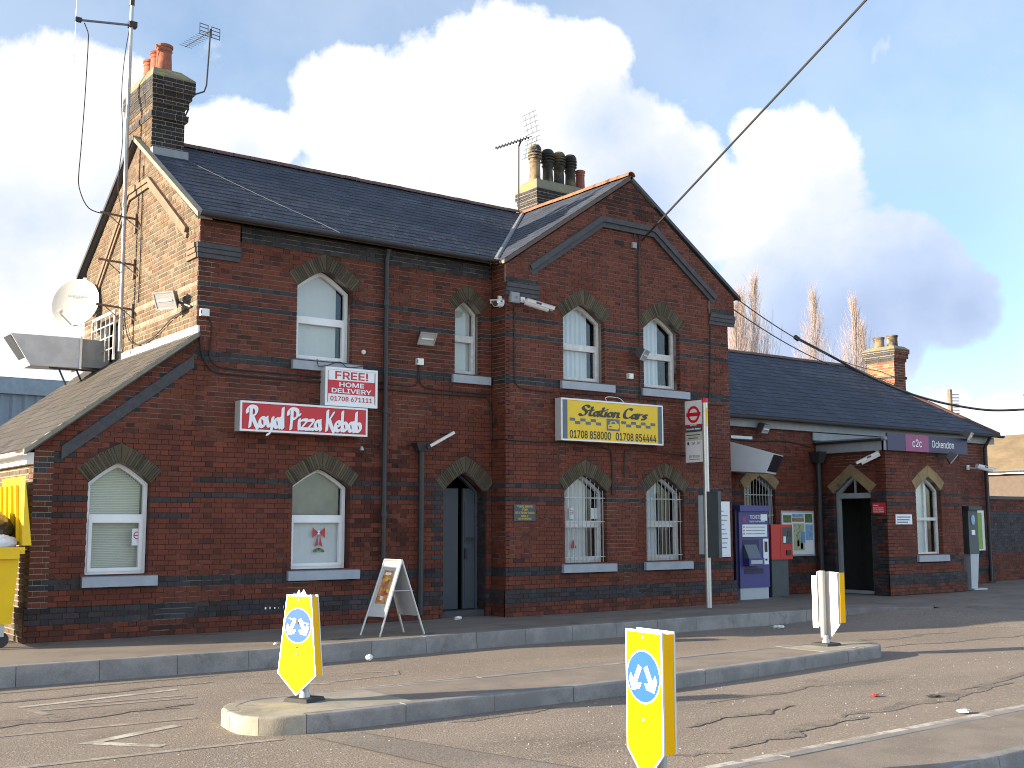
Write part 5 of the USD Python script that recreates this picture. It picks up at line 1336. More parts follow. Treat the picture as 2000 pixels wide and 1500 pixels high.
# cables clipped to the walls
def cable(parent, pts, r=.012, sag=None, name='cable', m='cable_black', **kw):
    p = np.array(pts, float)
    if len(p) > 2:
        tt = np.r_[0, np.cumsum(np.linalg.norm(np.diff(p, axis=0), axis=1))]; p = PchipInterpolator(tt, p)(np.linspace(0, tt[-1], len(p) * 6))
    return MB().tube(p, r, 5).build(parent, name, m, smooth=60, **kw)


yA, yB = -.022, -.435
cable(HOUSE, [(2.27, yA, 4.40), (2.33, yA, 4.10), (2.54, yA, 3.86), (3.4, yA, 3.845), (4.44, yA, 3.84), (5.38, yA, 3.81), (6.4, yA, 3.80), (7.55, yA, 3.81), (7.645, yA, 3.66), (7.655, yA, 3.06)], .014)
cable(HOUSE, [(2.40, yA, 4.70), (2.46, yA, 4.55), (2.44, yA, 4.1), (2.62, yA, 3.94), (4.4, yA, 3.92), (5.4, yA, 3.905), (6.0, yA, 3.89), (6.12, yA, 3.97), (6.15, yA, 4.26)], .012)
cable(HOUSE, [(6.16, yA, 4.2), (6.18, yA, 3.95), (6.35, yA, 3.88), (7.62, yA, 3.86)], .012)
cable(HOUSE, [(7.86, yB, 5.44), (7.86, yB, 4.6), (7.87, yB, 4.08), (8.0, yB, 3.97), (8.5, yB, 3.94), (8.8, yB, 3.94)], .012)
cable(HOUSE, [(7.66, yA, 3.06), (7.70, yB, 3.04), (8.3, yB, 3.03), (8.8, yB, 3.05), (9.5, yB, 3.02), (9.95, yB, 2.98), (10.10, yB, 2.92), (10.13, yB, 2.5), (10.12, yB, 2.1)], .014)
cable(HOUSE, [(13.1, yB, 2.90), (12.0, yB, 2.92), (10.7, yB, 2.96), (10.45, yB, 2.93), (10.43, yB, 2.45)], .011)
cable(HOUSE, [(10.72, yB - .05, 7.05), (10.78, yB, 7.2), (10.90, yB, 7.12), (10.87, yB, 6.7), (10.86, yB, 5.4), (10.86, yB, 4.3), (10.85, yB, 3.9)], .014)
cable(HOUSE, [(12.82, yB, 5.58), (12.80, yB, 4.9), (12.74, yB, 4.1)], .012)
cable(HOUSE, [(8.9, yB, 3.93), (10.0, yB, 3.96), (11.4, yB, 3.95), (13.2, yB, 3.97)], .010)
cable(HALL, [(14.2, .93, 3.5), (15.5, .93, 3.42), (16.6, .93, 3.46), (17.5, .93, 3.36)], .012)
cable(HOUSE, [(2.19, 3.3, 5.28), (2.18, 3.0, 4.75), (2.18, 2.4, 4.56), (2.19, 1.7, 4.62), (2.19, .9, 4.80), (2.20, .25, 4.86)], .010)
mb = MB().box(10.70, 10.81, -.46, -.414, 6.88, 6.99).build(HOUSE, 'cable_box', 'junction_grey'); MB().box(10.28, 10.50, -.424, -.41, 6.90, 6.98).build(HOUSE, 'air_brick', 'dark_void')
# overhead cables
def overhead(name, label, p0, p1, sag, r, k=24):
    t = np.linspace(0, 1, k)[:, None]; p = np.array(p0) * (1 - t) + np.array(p1) * t; p[:, 2] -= sag * 4 * (t * (1 - t))[:, 0]
    MB().tube(p, r, 6).build('/World', name, 'cable_black', label=label, category='cable', group='overhead cables')


overhead('overhead_cable', 'thick overhead cable running from the gable up over the road', (10.95, -.45, 7.06), (10.893, -6.0, 10.006), .0, .020)
overhead('overhead_cable', 'upper thin wire from the gable eaves towards the hall roof', (13.6, -.45, 6.22), (26.0, 4.5, 6.15), .35, .012)
overhead('overhead_cable', 'lower thin wire from the gable eaves towards the hall roof', (13.5, -.45, 5.98), (26.0, 4.5, 5.95), .35, .012)
T = thing('power_cable', 'thick black cable sagging along the hip of the hall roof to the right', 'cable', (18.4, 2.0, 6.1))
pts = [(18.44, 2.0, 6.18), (19.9, 2.0, 5.80), (21.2, 2.0, 5.45), (22.4, 2.0, 5.2), (23.6, 2.0, 5.02), (25.0, 2.0, 4.90), (26.6, 2.0, 4.85), (28.8, 2.0, 4.98), (33, 2, 5.5)]
cable(T, pts, .035, name='cable'); MB().tube([(18.40, 2.0, 6.20), (18.52, 2.0, 6.15)], .06, 8).build(T, 'end_cap', 'cable_black')

# ------------------------------------------------------------------ end wall fittings
T = thing('radio_mast', 'tall galvanised radio mast on stand-off brackets at the end wall', 'antenna mast', (2.0, 2.95, 4.45))
MB().tube([(2.03, 2.95, 4.5), (2.0, 2.95, 8.5), (2.0, 2.95, 11.6)], .034, 10).build(T, 'mast', 'steel_galv', smooth=40)
MB().tube([(2.0, 2.95, 10.95), (2.0, 2.95, 10.65)], .045, 8).build(T, 'sleeve', 'cable_black')
MB().tube([(2.06, 2.95, 10.30), (1.12, 2.95, 10.15)], .022, 8).build(T, 'arm', 'sign_slate'); obox(MB(), (2.02, 2.95, 10.30), oriented((1, 0, .001)), (.07, .06, .05)).build(T, 'clamp', 'cable_black'); obox(MB(), (1.10, 2.95, 10.15), oriented((1, 0, .001)), (.05, .035, .035)).build(T, 'clamp', 'cable_black')
MB().tube([(1.06, 2.95, 9.36), (1.06, 2.95, 11.4)], .008, 6).build(T, 'whip', 'sign_white')
for z_ in (6.86, 6.05, 5.27):
    B_ = MB().tube([(2.2, 2.95, z_ - .03), (1.60, 2.95, z_)], .020, 6).build(T, 'bracket', 'rusty_steel'); MB().tube([(1.98, 2.95, z_), (2.21, 2.75, z_ - .26)], .012, 5).build(B_, 'brace', 'rusty_steel'); MB().tube([(1.72, 2.95, z_), (2.0, 2.95, z_ - .22)], .010, 5).build(B_, 'brace', 'rusty_steel')
    MB().box(2.195, 2.218, 2.9, 3.0, z_ - .28, z_ + .06).build(B_, 'wall_plate', 'rusty_steel')
cable(T, [(1.20, 2.95, 10.12), (1.28, 2.95, 9.9), (1.27, 2.95, 9.0), (1.24, 2.95, 7.9), (1.22, 2.95, 7.35), (1.30, 2.95, 7.05), (1.45, 2.95, 6.87), (1.62, 2.95, 6.84)], .010)
cable(T, [(1.97, 2.95, 10.2), (1.88, 2.95, 9.0), (1.93, 2.95, 8.2), (1.88, 2.95, 7.4), (1.98, 2.95, 6.9)], .008)
cable(T, [(2.20, 2.62, 7.7), (2.20, 2.62, 6.9), (2.20, 2.60, 6.0), (2.20, 2.62, 5.3)], .010)
T = thing('satellite_dish', 'round pale grey satellite dish on the back corner of the end wall', 'satellite dish', (1.85, 5.0, 5.6))
dn = np.array([-.62, -.74, .26]); dn /= np.linalg.norm(dn); ax = oriented(dn); d_, s_, u_ = ax; ce = np.array([1.83, 5.0, 5.64])
mb = MB(); vs, k_ = [], 28; rr = np.r_[0.0001, np.linspace(.08, .44, 7)]
for r_ in rr:
    for h_ in np.linspace(0, 2 * np.pi, k_, endpoint=False):
        vs.append(ce + s_ * r_ * math.cos(h_) + u_ * r_ * 1.1 * math.sin(h_) + d_ * (.45 * r_ ** 2 - .08))
f = [[i * k_ + j, i * k_ + (j + 1) % k_, (i + 1) * k_ + (j + 1) % k_, (i + 1) * k_ + j] for i in range(len(rr) - 1) for j in range(k_)]
vs = np.array(vs); mb.add(vs, np.array(f)); mb.add(vs - d_ * .012, np.array(f)[:, ::-1]); DI = mb.build(T, 'reflector', 'dish_grey', smooth=40)
text(DI, 'Technomate', Frame(ce - d_ * .028, s_ if s_ @ rt > 0 else -s_, d_, u_), -.19, .13, 0, .045, 'sign_slate', width=.36)
foot = ce - u_ * .46 + d_ * .02; lnb = np.array([1.48, 4.72, 5.37])
MB().tube([foot, lnb], .014, 6).build(T, 'feed_arm', 'sign_case'); obox(MB(), lnb + u_ * .02, oriented(u_ - d_), (.06, .03, .03)).build(T, 'feed_horn', 'sign_case'); MB().tube([ce - d_ * .09, ce - d_ * .2, (2.22, 5.15, 5.45)], .025, 8).build(T, 'wall_arm', 'steel_galv')
T = thing('extract_duct', 'long rectangular metal extract duct with an angled mesh end above the lean-to roof', 'duct', (1.4, 4.4, 4.3))
y0_, y1_ = 4.12, 4.62
MB().hexa([(.88, y0_, 4.30), (1.69, y0_, 4.32), (1.69, y1_, 4.32), (.88, y1_, 4.30)], [(.54, y0_, 4.83), (1.69, y0_, 4.85), (1.69, y1_, 4.85), (.54, y1_, 4.83)]).build(T, 'outlet', 'weathered_metal')
MB().hexa([(.885, y0_ + .03, 4.325), (.87, y0_ + .03, 4.325), (.87, y1_ - .03, 4.325), (.885, y1_ - .03, 4.325)], [(.56, y0_ + .03, 4.81), (.53, y0_ + .03, 4.81), (.53, y1_ - .03, 4.81), (.56, y1_ - .03, 4.81)]).build(T, 'mesh_end', 'sign_dark')
MB().box(1.69, 1.73, y0_ - .025, y1_ + .025, 4.295, 4.875).build(T, 'flange', 'alu'); MB().box(1.73, 2.22, y0_ + .01, y1_ - .01, 4.34, 4.84).build(T, 'duct_body', 'duct_grey')
for x_ in (1.35, 1.65):
    MB().tube([(x_, y0_ + .02, 4.30), (x_ + .14, y0_ + .02, 4.0)], .018, 5).build(T, 'leg', 'cast_iron')
MB().tube([(1.2, y0_ + .02, 4.285), (2.2, y0_ + .02, 4.285)], .018, 5).build(T, 'rail', 'cast_iron')
T = thing('window_grille', 'pale metal grille over the end wall window above the duct', 'grille', (2.2, 4.1, 4.42))
MB().box(2.06, 2.09, 3.42, 3.47, 4.42, 5.30).build(T, 'post', 'alu'); MB().box(2.06, 2.09, 4.68, 4.73, 4.42, 5.30).build(T, 'post', 'alu'); MB().box(2.06, 2.09, 3.47, 4.68, 5.24, 5.30).build(T, 'rail', 'alu')
for z_ in (4.62, 4.84, 5.06):
    MB().box(2.065, 2.08, 3.47, 4.68, z_, z_ + .022).build(T, 'rail', 'alu')
for y_ in (3.7, 3.95, 4.2, 4.45):
    MB().box(2.07, 2.085, y_, y_ + .02, 4.44, 5.24).build(T, 'upright', 'alu')
mb = MB().box(2.40, 2.43, 3.3, 4.9, 4.35, 5.35); mb.build(HOUSE, 'window_backing', 'screen_dark')
prism(MB(), FE, sbox(-4.72, 4.42, -3.45, 5.26).difference(sbox(-4.66, 4.48, -3.51, 5.20)), -.14, -.08).build(HOUSE, 'window', 'old_white_paint', label='window in the sunny end wall behind a grille')


def yagi(name, label, base, mast, boom0, boom1, n_el, el, refl, hang=0):
    T = thing(name, label, 'aerial', base, group='television aerials'); MB().tube(mast, .016, 6).build(T, 'mast', 'cast_iron', smooth=40)
    b0, b1 = np.array(boom0, float), np.array(boom1, float); d = (b1 - b0) / np.linalg.norm(b1 - b0); s_ = np.cross(d, [0, 0, 1.0]); s_ /= np.linalg.norm(s_)
    MB().tube([b0, b1], .011, 5).build(T, 'boom', 'cast_iron')
    for i in range(n_el):
        p = b0 + (b1 - b0) * (.12 + .86 * i / (n_el - 1)); MB().tube([p - s_ * el, p + s_ * el], .004, 4).build(T, 'element', 'cast_iron')
        if hang:
            for q in (-1, 1):
                obox(MB(), p + s_ * q * .03 + [0, 0, .02 * q], oriented(d), (.014, .012, .02)).build(T, 'clip', 'cable_black')
    return T, b0, d, s_


T, b0, d, s_ = yagi('tv_aerial', 'black television aerial on a cranked pole beside the tall chimney', (3.05, 2.9, 8.95), [(2.98, 2.95, 8.75), (3.05, 2.9, 8.95), (3.06, 2.9, 9.16), (3.12, 2.9, 9.25), (3.34, 2.9, 9.37), (3.38, 2.9, 9.5), (3.41, 2.9, 10.2), (3.42, 2.9, 10.58)], (3.40, 2.9, 10.52), (3.27, 3.75, 10.50), 10, .13, True)
for q in (-1, 1):
    for z_ in (-.10, -.035, .035, .10):
        p = b0 - d * .02 + s_ * q * .12 + [0, 0, z_]; MB().tube([p - s_ * .085, p + s_ * .085], .008, 4).build(T, 'reflector_bar', 'cast_iron')
    for e_ in (-.085, .085):
        p = b0 - d * .02 + s_ * (q * .12 + e_); MB().tube([p - [0, 0, .11], p + [0, 0, .11]], .008, 4).build(T, 'reflector_bar', 'cast_iron')
for z_ in (8.82, 8.98):
    MB().tube([(2.84, 2.9, z_), (3.07, 2.9, z_)], .018, 5).build(T, 'bracket', 'cast_iron')
T, b0, d, s_ = yagi('tv_aerial', 'large grey television aerial in front of the sooty chimney pots', (10.7, 3.2, 8.3), [(10.69, 3.2, 8.30), (10.70, 3.2, 9.90)], (11.06, 3.2, 10.20), (10.08, 3.2, 9.73), 11, .17, True, hang=1)
MB().tube([(10.70, 3.2, 9.90), (10.76, 3.2, 10.03)], .02, 6).build(T, 'clamp', 'cable_black')
for sgn, tilt in ((1, 1), (-1, 1)):
    for i in range(5):
        zc = .06 + i * .11; p = np.array([11.10 - zc * .22, 3.2, 10.22 + sgn * zc]); MB().tube([p - s_ * .27, p + s_ * .27], .008, 4).build(T, 'reflector_bar', 'sign_slate')
    for e_ in (-.16, 0, .16):
        MB().tube([np.array([11.09, 3.2, 10.22 + sgn * .05]) + s_ * e_, np.array([10.99, 3.2, 10.22 + sgn * .52]) + s_ * e_], .007, 4).build(T, 'reflector_bar', 'sign_slate')

# ------------------------------------------------------------------ bollards
def bollard(label, loc, phi, wt, ws, sign=True, lean=0.0):
    T = thing('keep_either_side_bollard', label, 'bollard', loc, group='keep either side bollards on the islands')
    loc = np.array(loc, float); n = np.array([-math.cos(phi), -math.sin(phi), 0]); u = np.array([math.sin(phi) * -1 * -1 * 0 + -n[1] * -1, n[0] * 1, 0])
    u = np.array([-n[1], n[0], 0.0])          # right-hand side as seen from the front
    w = np.array([0, 0, 1.0]) - n * lean; w /= np.linalg.norm(w)
    fr = Frame(loc + n * .07, u, n, w)
    plate = Polygon([(-wt / 2, .985), (wt / 2, .985), (ws / 2, .25), (0, .055), (-ws / 2, .25)])
    prism(MB(), fr, plate, -.012, 0).build(T, 'plate', 'bollard_white')
    if sign:
        prism(MB(), fr, plate.buffer(-.016, join_style=2), 0, .003).build(T, 'yellow_face', 'bollard_yellow')
        c = (0, .70); R_ = .166
        D = prism(MB(), fr, Point(*c).buffer(R_, 32), .003, .005).build(T, 'sign_rim', 'bollard_white'); prism(MB(), fr, Point(*c).buffer(R_ - .012, 32), .005, .007).build(D, 'blue_disc', 'bollard_blue')
        for q in (-1, 1):
            a_, e_ = np.array([q * R_ * .16, R_ * .38]), np.array([q * R_ * .56, -R_ * .36]); dd = (e_ - a_) / np.linalg.norm(e_ - a_); nn = np.array([-dd[1], dd[0]]); hw, hh = R_ * .12, R_ * .36
            tip = a_ + dd * np.linalg.norm(e_ - a_) * 1.25; base = e_ - dd * R_ * .22
            pts = [a_ + nn * hw, base + nn * hw, base + nn * hh - dd * R_ * .12, base + nn * hh + dd * R_ * .14, tip, base - nn * hh + dd * R_ * .14, base - nn * hh - dd * R_ * .12, base - nn * hw, a_ - nn * hw]
            prism(MB(), fr, Polygon([tuple(p + np.array(c)) for p in pts]).buffer(0), .007, .009).build(D, 'arrow', 'bollard_white')
        for z_ in (.94, .44):
            prism(MB(), fr, Point(0, z_).buffer(.009, 8), .003, .010).build(T, 'rivet', 'bollard_white')
    # folded amber side panels and the rear plate
    for q in (-1, 1):
        mb = MB()
        for p0, p1 in (((q * wt / 2, .97), (q * ws / 2, .25)),):
            lo = [fr.pt(p1[0], p1[1], -.09), fr.pt(p1[0], p1[1], -.013), fr.pt(p1[0] - q * .012, p1[1], -.013), fr.pt(p1[0] - q * .012, p1[1], -.09)]
            hi = [fr.pt(p0[0], p0[1], -.09), fr.pt(p0[0], p0[1], -.013), fr.pt(p0[0] - q * .012, p0[1], -.013), fr.pt(p0[0] - q * .012, p0[1], -.09)]
            mb.hexa(lo, hi)
        mb.build(T, 'side_panel', 'bollard_amber')
    if sign:
        prism(MB(), fr, Polygon([(-wt / 2, .985), (wt / 2, .985), (ws / 2, .25), (-ws / 2, .25)]), -.106, -.092).build(T, 'rear_plate', 'bollard_white')
    pc = loc - n * .06
    P_ = MB().tube([pc + [0, 0, .10], pc + [0, 0, .16], pc + w * .94], .038, 12).build(T, 'post', 'steel_galv', smooth=40)
    MB().lathe([(.055, .015), (.05, .05), (.035, .08), (.04, .11), (.03, .13)], pc, 14).build(T, 'spring_socket', 'steel_galv', smooth=40)
    a_ = .14; loc = pc; MB().hexa([loc + u * x_ + n * y_ + [0, 0, -.004] for x_, y_ in ((-a_, -a_), (a_, -a_), (a_, a_), (-a_, a_))], [loc + u * x_ + n * y_ + [0, 0, .03] for x_, y_ in ((-a_ * .9, -a_ * .9), (a_ * .9, -a_ * .9), (a_ * .9, a_ * .9), (-a_ * .9, a_ * .9))]).build(T, 'base_plate', 'black_rubber')
    return T, fr


T, fr = bollard('battered tapering yellow bollard on the near end of the long island', (.88, -6.44, -.066), math.radians(24), .30, .46, True, .02)
prism(MB(), fr, LineString([(-.10, .765), (.0, .745), (.13, .72)]).buffer(.006), .0075, .0095).build(T, 'crease', 'bollard_white'); fbox(MB(), fr, -.02, .012, .715, .755, .009, .012).build(T, 'dent', 'litter_dark')
prism(MB(), fr, Polygon([(-.05, .98), (-.02, 1.03), (.0, .99), (.04, 1.035), (.07, .985)]), -.03, -.02).build(T, 'bent_bracket', 'steel_galv'); prism(MB(), fr, Point(.0, .50).buffer(.012, 6), .003, .005).build(T, 'scrape', 'litter_dark')
T, fr = bollard('bright straight sided yellow bollard nearest the camera at the bottom of the photo', (.99, -11.11, -.066), math.radians(-4), .36, .36, True)
# far bollard: turned away, showing its white back
T = thing('keep_either_side_bollard', 'white backed bollard at the far end of the long island', 'bollard', (8.88, -6.19, -.066), group='keep either side bollards on the islands')
L0 = np.array([8.88, -6.19, -.066])
fr = Frame(L0 + [.075, 0, 0], (0, -1, 0), (-1, 0, 0))
plate = Polygon([(-.17, .985), (.19, .985), (.19, .28), (0.01, .06), (-.17, .25)])
prism(MB(), fr, plate, -.012, 0).build(T, 'plate', 'bollard_white'); prism(MB(), fr, plate.buffer(-.015, join_style=2), -.016, -.012).build(T, 'yellow_face', 'bollard_yellow')
prism(MB(), fr, Point(0, .7).buffer(.15, 24), -.019, -.016).build(T, 'blue_disc', 'bollard_blue')
for q in (-.165, .178):
    fbox(MB(), fr, q, q + .006, .28, .98, .001, .022).build(T, 'rib', 'bollard_white')
fbox(MB(), fr, .192, .198, .30, .975, -.115, -.012).build(T, 'side_panel', 'bollard_amber')
MB().hexa([fr.pt(-.18, .22, .10), fr.pt(-.09, .22, .10), fr.pt(-.09, .22, .112), fr.pt(-.18, .22, .112)], [fr.pt(-.18, .93, .10), fr.pt(-.09, .93, .10), fr.pt(-.09, .93, .112), fr.pt(-.18, .93, .112)]).build(T, 'rear_panel', 'bollard_white')
MB().tube([L0 + [0, .03, .1], L0 + [0, .03, 1.0]], .040, 14).build(T, 'post', 'post_grey', smooth=40); MB().lathe([(.055, .015), (.05, .05), (.035, .08), (.04, .11), (.03, .13)], L0, 14).build(T, 'spring_socket', 'steel_galv', smooth=40)
MB().hexa([L0 + [x_, y_, -.004] for x_, y_ in ((-.15, -.15), (.15, -.15), (.15, .15), (-.15, .15))], [L0 + [x_, y_, .028] for x_, y_ in ((-.135, -.135), (.135, -.135), (.135, .135), (-.135, .135))]).build(T, 'base_plate', 'black_rubber')

# second island, nearest the camera
top2 = [(-.1, -11.3), (.05, -10.98), (.4, -10.84), (1.8, -10.80), (6.0, -10.64), (14, -10.35), (14, -11.45), (6, -11.70), (4, -11.78), (3.1, -11.81), (.5, -11.9), (.1, -11.75)][::-1]
isl2 = Polygon(top2); I2 = UsdGeom.Xform.Define(stage, child('/World', 'traffic_island')); tag(I2.GetPrim(), 'second traffic island in the foreground at the bottom right', 'traffic island', kind='structure'); I2 = '/World/traffic_island_001'
sheet(isl2.buffer(-.11), ISL_Z - .004).build(I2, 'island_tarmac', 'island_tarmac')
e2 = LineString(list(isl2.exterior.coords)); ccw = isl2.exterior.is_ccw; m_ = 0.0
while m_ < e2.length - .1:
    p, q = e2.interpolate(m_), e2.interpolate(min(m_ + .915, e2.length)); a_, c_ = ((p.x, p.y), (q.x, q.y))
    kerb_stone(I2, [a_, c_] if ccw else [c_, a_], ROAD_Z, ISL_Z)
    m_ += .915

# ------------------------------------------------------------------ pavement sign
T = thing('pavement_sign', 'silver framed A-board with a food poster standing by the drainpipe', 'pavement sign', (4.55, -1.95, 0))
# two leaves hinged at the top; long side along the kerb
FL_, FRt, BL_, BR_ = np.array([4.13, -1.74, 0]), np.array([4.26, -2.05, 0]), np.array([4.86, -1.72, 0]), np.array([4.94, -2.16, 0])
TL, TR = np.array([4.52, -1.74, 1.06]), np.array([4.58, -2.12, 1.06])
FRt = np.array([4.24, -2.10, 0])
for a_, t_ in ((FL_, TL), (FRt, TR)):
    MB().tube([a_, t_], .016, 6).build(T, 'leg', 'alu')
for a_, t_ in ((BL_, TL), (BR_, TR)):
    MB().tube([a_, t_], .016, 6).build(T, 'leg', 'alu')
MB().tube([TL, TR], .02, 6).build(T, 'top_rail', 'alu')
def leafpt(A, B_, C, D, u, v):
    return (A * (1 - u) + B_ * u) * (1 - v) + (C * (1 - u) + D * u) * v
def leaf(A, B_, C, D, v0, v1, u0, u1, off, th, name, m):
    n = np.cross(B_ - A, C - A); n /= np.linalg.norm(n)
    if n[0] > 0 and A is FL_: n = -n
    q = [leafpt(A, B_, C, D, u, v) + n * off for u, v in ((u0, v0), (u1, v0), (u1, v1), (u0, v1))]
    return MB().hexa([p - n * th for p in q], q).build(T, name, m)
leaf(FL_, FRt, TL, TR, .25, .985, 0.0, 1.0, .0, .012, 'front_panel', 'display_grey')
leaf(BL_, BR_, TL, TR, .25, .985, 0.0, 1.0, .0, .012, 'rear_panel', 'sign_case')
mat('food_poster', (.42, .20, .07), .5, var=.75, nscale=14)
PO = leaf(FL_, FRt, TL, TR, .42, .86, .22, .78, .008, .006, 'poster', 'food_poster')
for i in range(9):
    u_, v_ = .28 + .4 * rng.random(), .46 + .34 * rng.random(); leaf(FL_, FRt, TL, TR, v_, v_ + .05, u_, u_ + .14, .012, .003, 'food_picture', ['photo_green', 'litter_red', 'sign_yellow', 'litter_white', 'photo_warm', 'roundel_red'][i % 6])
leaf(FL_, FRt, TL, TR, .80, .83, .34, .66, .014, .003, 'heading', 'letter_white')
MB().tube([(FRt + TR) / 2 + [0, 0, .1], (BR_ + TR) / 2 + [0, 0, .1]], .006, 5).build(T, 'stay', 'alu')

# ------------------------------------------------------------------ bin
T = thing('wheeled_bin', 'overfull yellow wheeled bin with its lid up beside the end wall', 'bin', (-.75, 0, 0))
bx0, bx1, by0, by1 = -1.25, -.25, -.52, .62
def taper(z0, z1, e0, e1):
    q = [(bx0, by0), (bx1, by0), (bx1, by1), (bx0, by1)]; cx_, cy_ = (bx0 + bx1) / 2, (by0 + by1) / 2
    g = lambda e, z: [((x_ - cx_) * e + cx_, (y_ - cy_) * e + cy_, z) for x_, y_ in q]
    return g(e0, z0), g(e1, z1)
MB().hexa(*taper(.30, 1.24, .90, 1.0)).build(T, 'body', 'bin_yellow'); MB().box(bx0 - .04, bx1 + .05, by0 - .04, by0 + .02, 1.20, 1.29).box(bx0 - .04, bx1 + .05, by1 - .02, by1 + .04, 1.20, 1.29).box(bx1 - .02, bx1 + .05, by0 + .02, by1 - .02, 1.20, 1.29).box(bx0 - .04, bx0 + .02, by0 + .02, by1 - .02, 1.20, 1.29).build(T, 'rim', 'bin_yellow')
MB().box(bx1 - .30, bx1 - .02, by0 - .075, by0 - .04, 1.14, 1.25).build(T, 'lifting_lug', 'bin_yellow')
LD = MB().hexa([(bx1 + .02, by0 - .03, 1.31), (bx1 + .13, by0 - .03, 1.31), (bx1 + .13, by1 + .03, 1.31), (bx1 + .02, by1 + .03, 1.31)], [(bx1 - .03, by0 + .10, 2.20), (bx1 + .03, by0 + .04, 2.22), (bx1 + .03, by1 - .04, 2.22), (bx1 - .03, by1 - .10, 2.20)]).build(T, 'lid', 'bin_yellow')
for y_ in np.linspace(by0 + .14, by1 - .14, 4):
    MB().hexa([(bx1 - .02, y_, 1.36), (bx1 + .02, y_, 1.36), (bx1 + .02, y_ + .05, 1.36), (bx1 - .02, y_ + .05, 1.36)], [(bx1 - .06, y_, 2.10), (bx1 - .02, y_, 2.10), (bx1 - .02, y_ + .05, 2.10), (bx1 - .06, y_ + .05, 2.10)]).build(LD, 'rib', 'bin_yellow')
for x_, y_ in ((bx1 - .16, by0 + .12), (bx1 - .16, by1 - .12), (bx0 + .16, by0 + .12), (bx0 + .16, by1 - .12)):
    W_ = MB().tube([(x_, y_ - .03, .10), (x_, y_ + .03, .10)], .098, 16).build(T, 'wheel', 'black_rubber', smooth=40); MB().box(x_ - .03, x_ + .03, y_ - .045, y_ + .045, .14, .305).build(W_, 'fork', 'steel_galv')


def bag(name, label, c, r, m, sd):
    s = trimesh.creation.icosphere(4, 1.0); v = s.vertices
    rad = 1 + .28 * (meshkit.fbm(v * 2.2 + sd * 7, 4, sd) - .5) + .16 * np.abs(meshkit.fbm(v * 5 + sd, 3, sd + 3) - .5)
    v = v * rad[:, None] * np.array(r) + np.array(c); MB().add(v, s.faces).build('/World', name, m, smooth=True, label=label, category='rubbish bag')


bag('rubbish_bag', 'glossy brown-black rubbish bag heaped on top of the yellow bin', (-.60, -.05, 1.52), (.34, .40, .27), 'bag_black', 3)
bag('rubbish_bag', 'crumpled white plastic bag at the front of the yellow bin', (-.56, -.34, 1.33), (.30, .18, .14), 'bag_white', 5)
T = thing('broom', 'green plastic stick leaning in the yellow bin', 'stick', (-.75, .0, 1.4)); MB().tube([(-.80, -.1, 1.40), (-.50, -.22, 2.05)], .02, 8).build(T, 'handle', 'green_plastic', smooth=40); obox(MB(), (-.82, -.09, 1.36), oriented((.4, -.1, .9)), (.05, .06, .03)).build(T, 'head', 'green_plastic')

# window stickers
def sticker(fr, u, z, w, h, d, red=True, name='sticker'):
    S_ = fbox(MB(), fr, u - w / 2, u + w / 2, z - h / 2, z + h / 2, d, d + .002).build(HOUSE, name, 'notice_paper')
    if red:
        prism(MB(), fr, Point(u, z + h * .1).buffer(w * .36, 16).difference(Point(u, z + h * .1).buffer(w * .27, 16)), d + .002, d + .004).build(S_, 'ring', 'roundel_red')
        fbox(MB(), fr, u - w * .3, u + w * .3, z + h * .08, z + h * .13, d + .002, d + .004).build(S_, 'bar', 'letter_dark')


sticker(FA, 1.50, 1.40, .15, .24, -.150); sticker(FB, 9.32, 1.77, .12, .20, -.203); sticker(FB, 9.86, 1.77, .16, .20, -.203, False)
prism(MB(), FB, Polygon([(9.29, 1.14), (9.43, 1.14), (9.36, 1.30)]), -.203, -.201).build(HOUSE, 'sticker', 'sign_red')
# festive paper bow with leaves behind the lower pane
for pl_, m_ in ((Polygon([(4.30, 1.45), (4.20, 1.53), (4.20, 1.36)]), 'letter_red'), (Polygon([(4.32, 1.45), (4.42, 1.53), (4.42, 1.36)]), 'letter_red'), (Point(4.31, 1.45).buffer(.035, 10), 'notice_paper'), (Polygon([(4.29, 1.42), (4.24, 1.22), (4.30, 1.26)]), 'letter_red'), (Polygon([(4.33, 1.42), (4.38, 1.22), (4.32, 1.26)]), 'letter_red'),
                (affinity.rotate(affinity.scale(Point(4.27, 1.17).buffer(.05, 8), 1.2, .5), 25), 'photo_green'), (affinity.rotate(affinity.scale(Point(4.36, 1.17).buffer(.05, 8), 1.2, .5), -25), 'photo_green')):
    prism(MB(), FA.off(0), affinity.translate(pl_, .12, 0), -.202, -.2).build(HOUSE, 'paper_bow', m_)
# old phone wire lying over the slates
cable(HOUSE, [(2.75, 2.2, 7.815), (3.2, 1.55, 7.40), (3.75, .8, 6.92), (4.25, .2, 6.535), (4.5, -.2, 6.285)], .0025, m='lead')
# twisted wires on top of the light boxes
cable(HOUSE, [(4.2, -.08, 4.2), (4.22, -.1, 4.08), (4.35, -.09, 4.1), (4.6, -.09, 4.18), (4.75, -.1, 4.10), (4.95, -.09, 4.13), (5.15, -.1, 4.17), (5.3, -.09, 4.10)], .007)
cable(HOUSE, [(9.95, -.5, 3.84), (9.92, -.5, 3.90), (10.05, -.5, 3.93), (10.25, -.5, 3.92), (10.38, -.5, 3.84)], .007, m='sign_white')

# ------------------------------------------------------------------ litter
def litter(name, label, x_, y_, z_, r, m, sd, flat=.5):
    s = trimesh.creation.icosphere(2, 1.0); v = s.vertices * (1 + .9 * (meshkit.noise(s.vertices * 3 + sd, sd)[:, None] - .5)); v = v * np.array([r, r * .8, r * flat]); v[:, 2] -= v[:, 2].min(); MB().add(v + [x_, y_, z_ + .001], s.faces).build('/World', name, m, label=label, category='litter', group='litter on the ground')


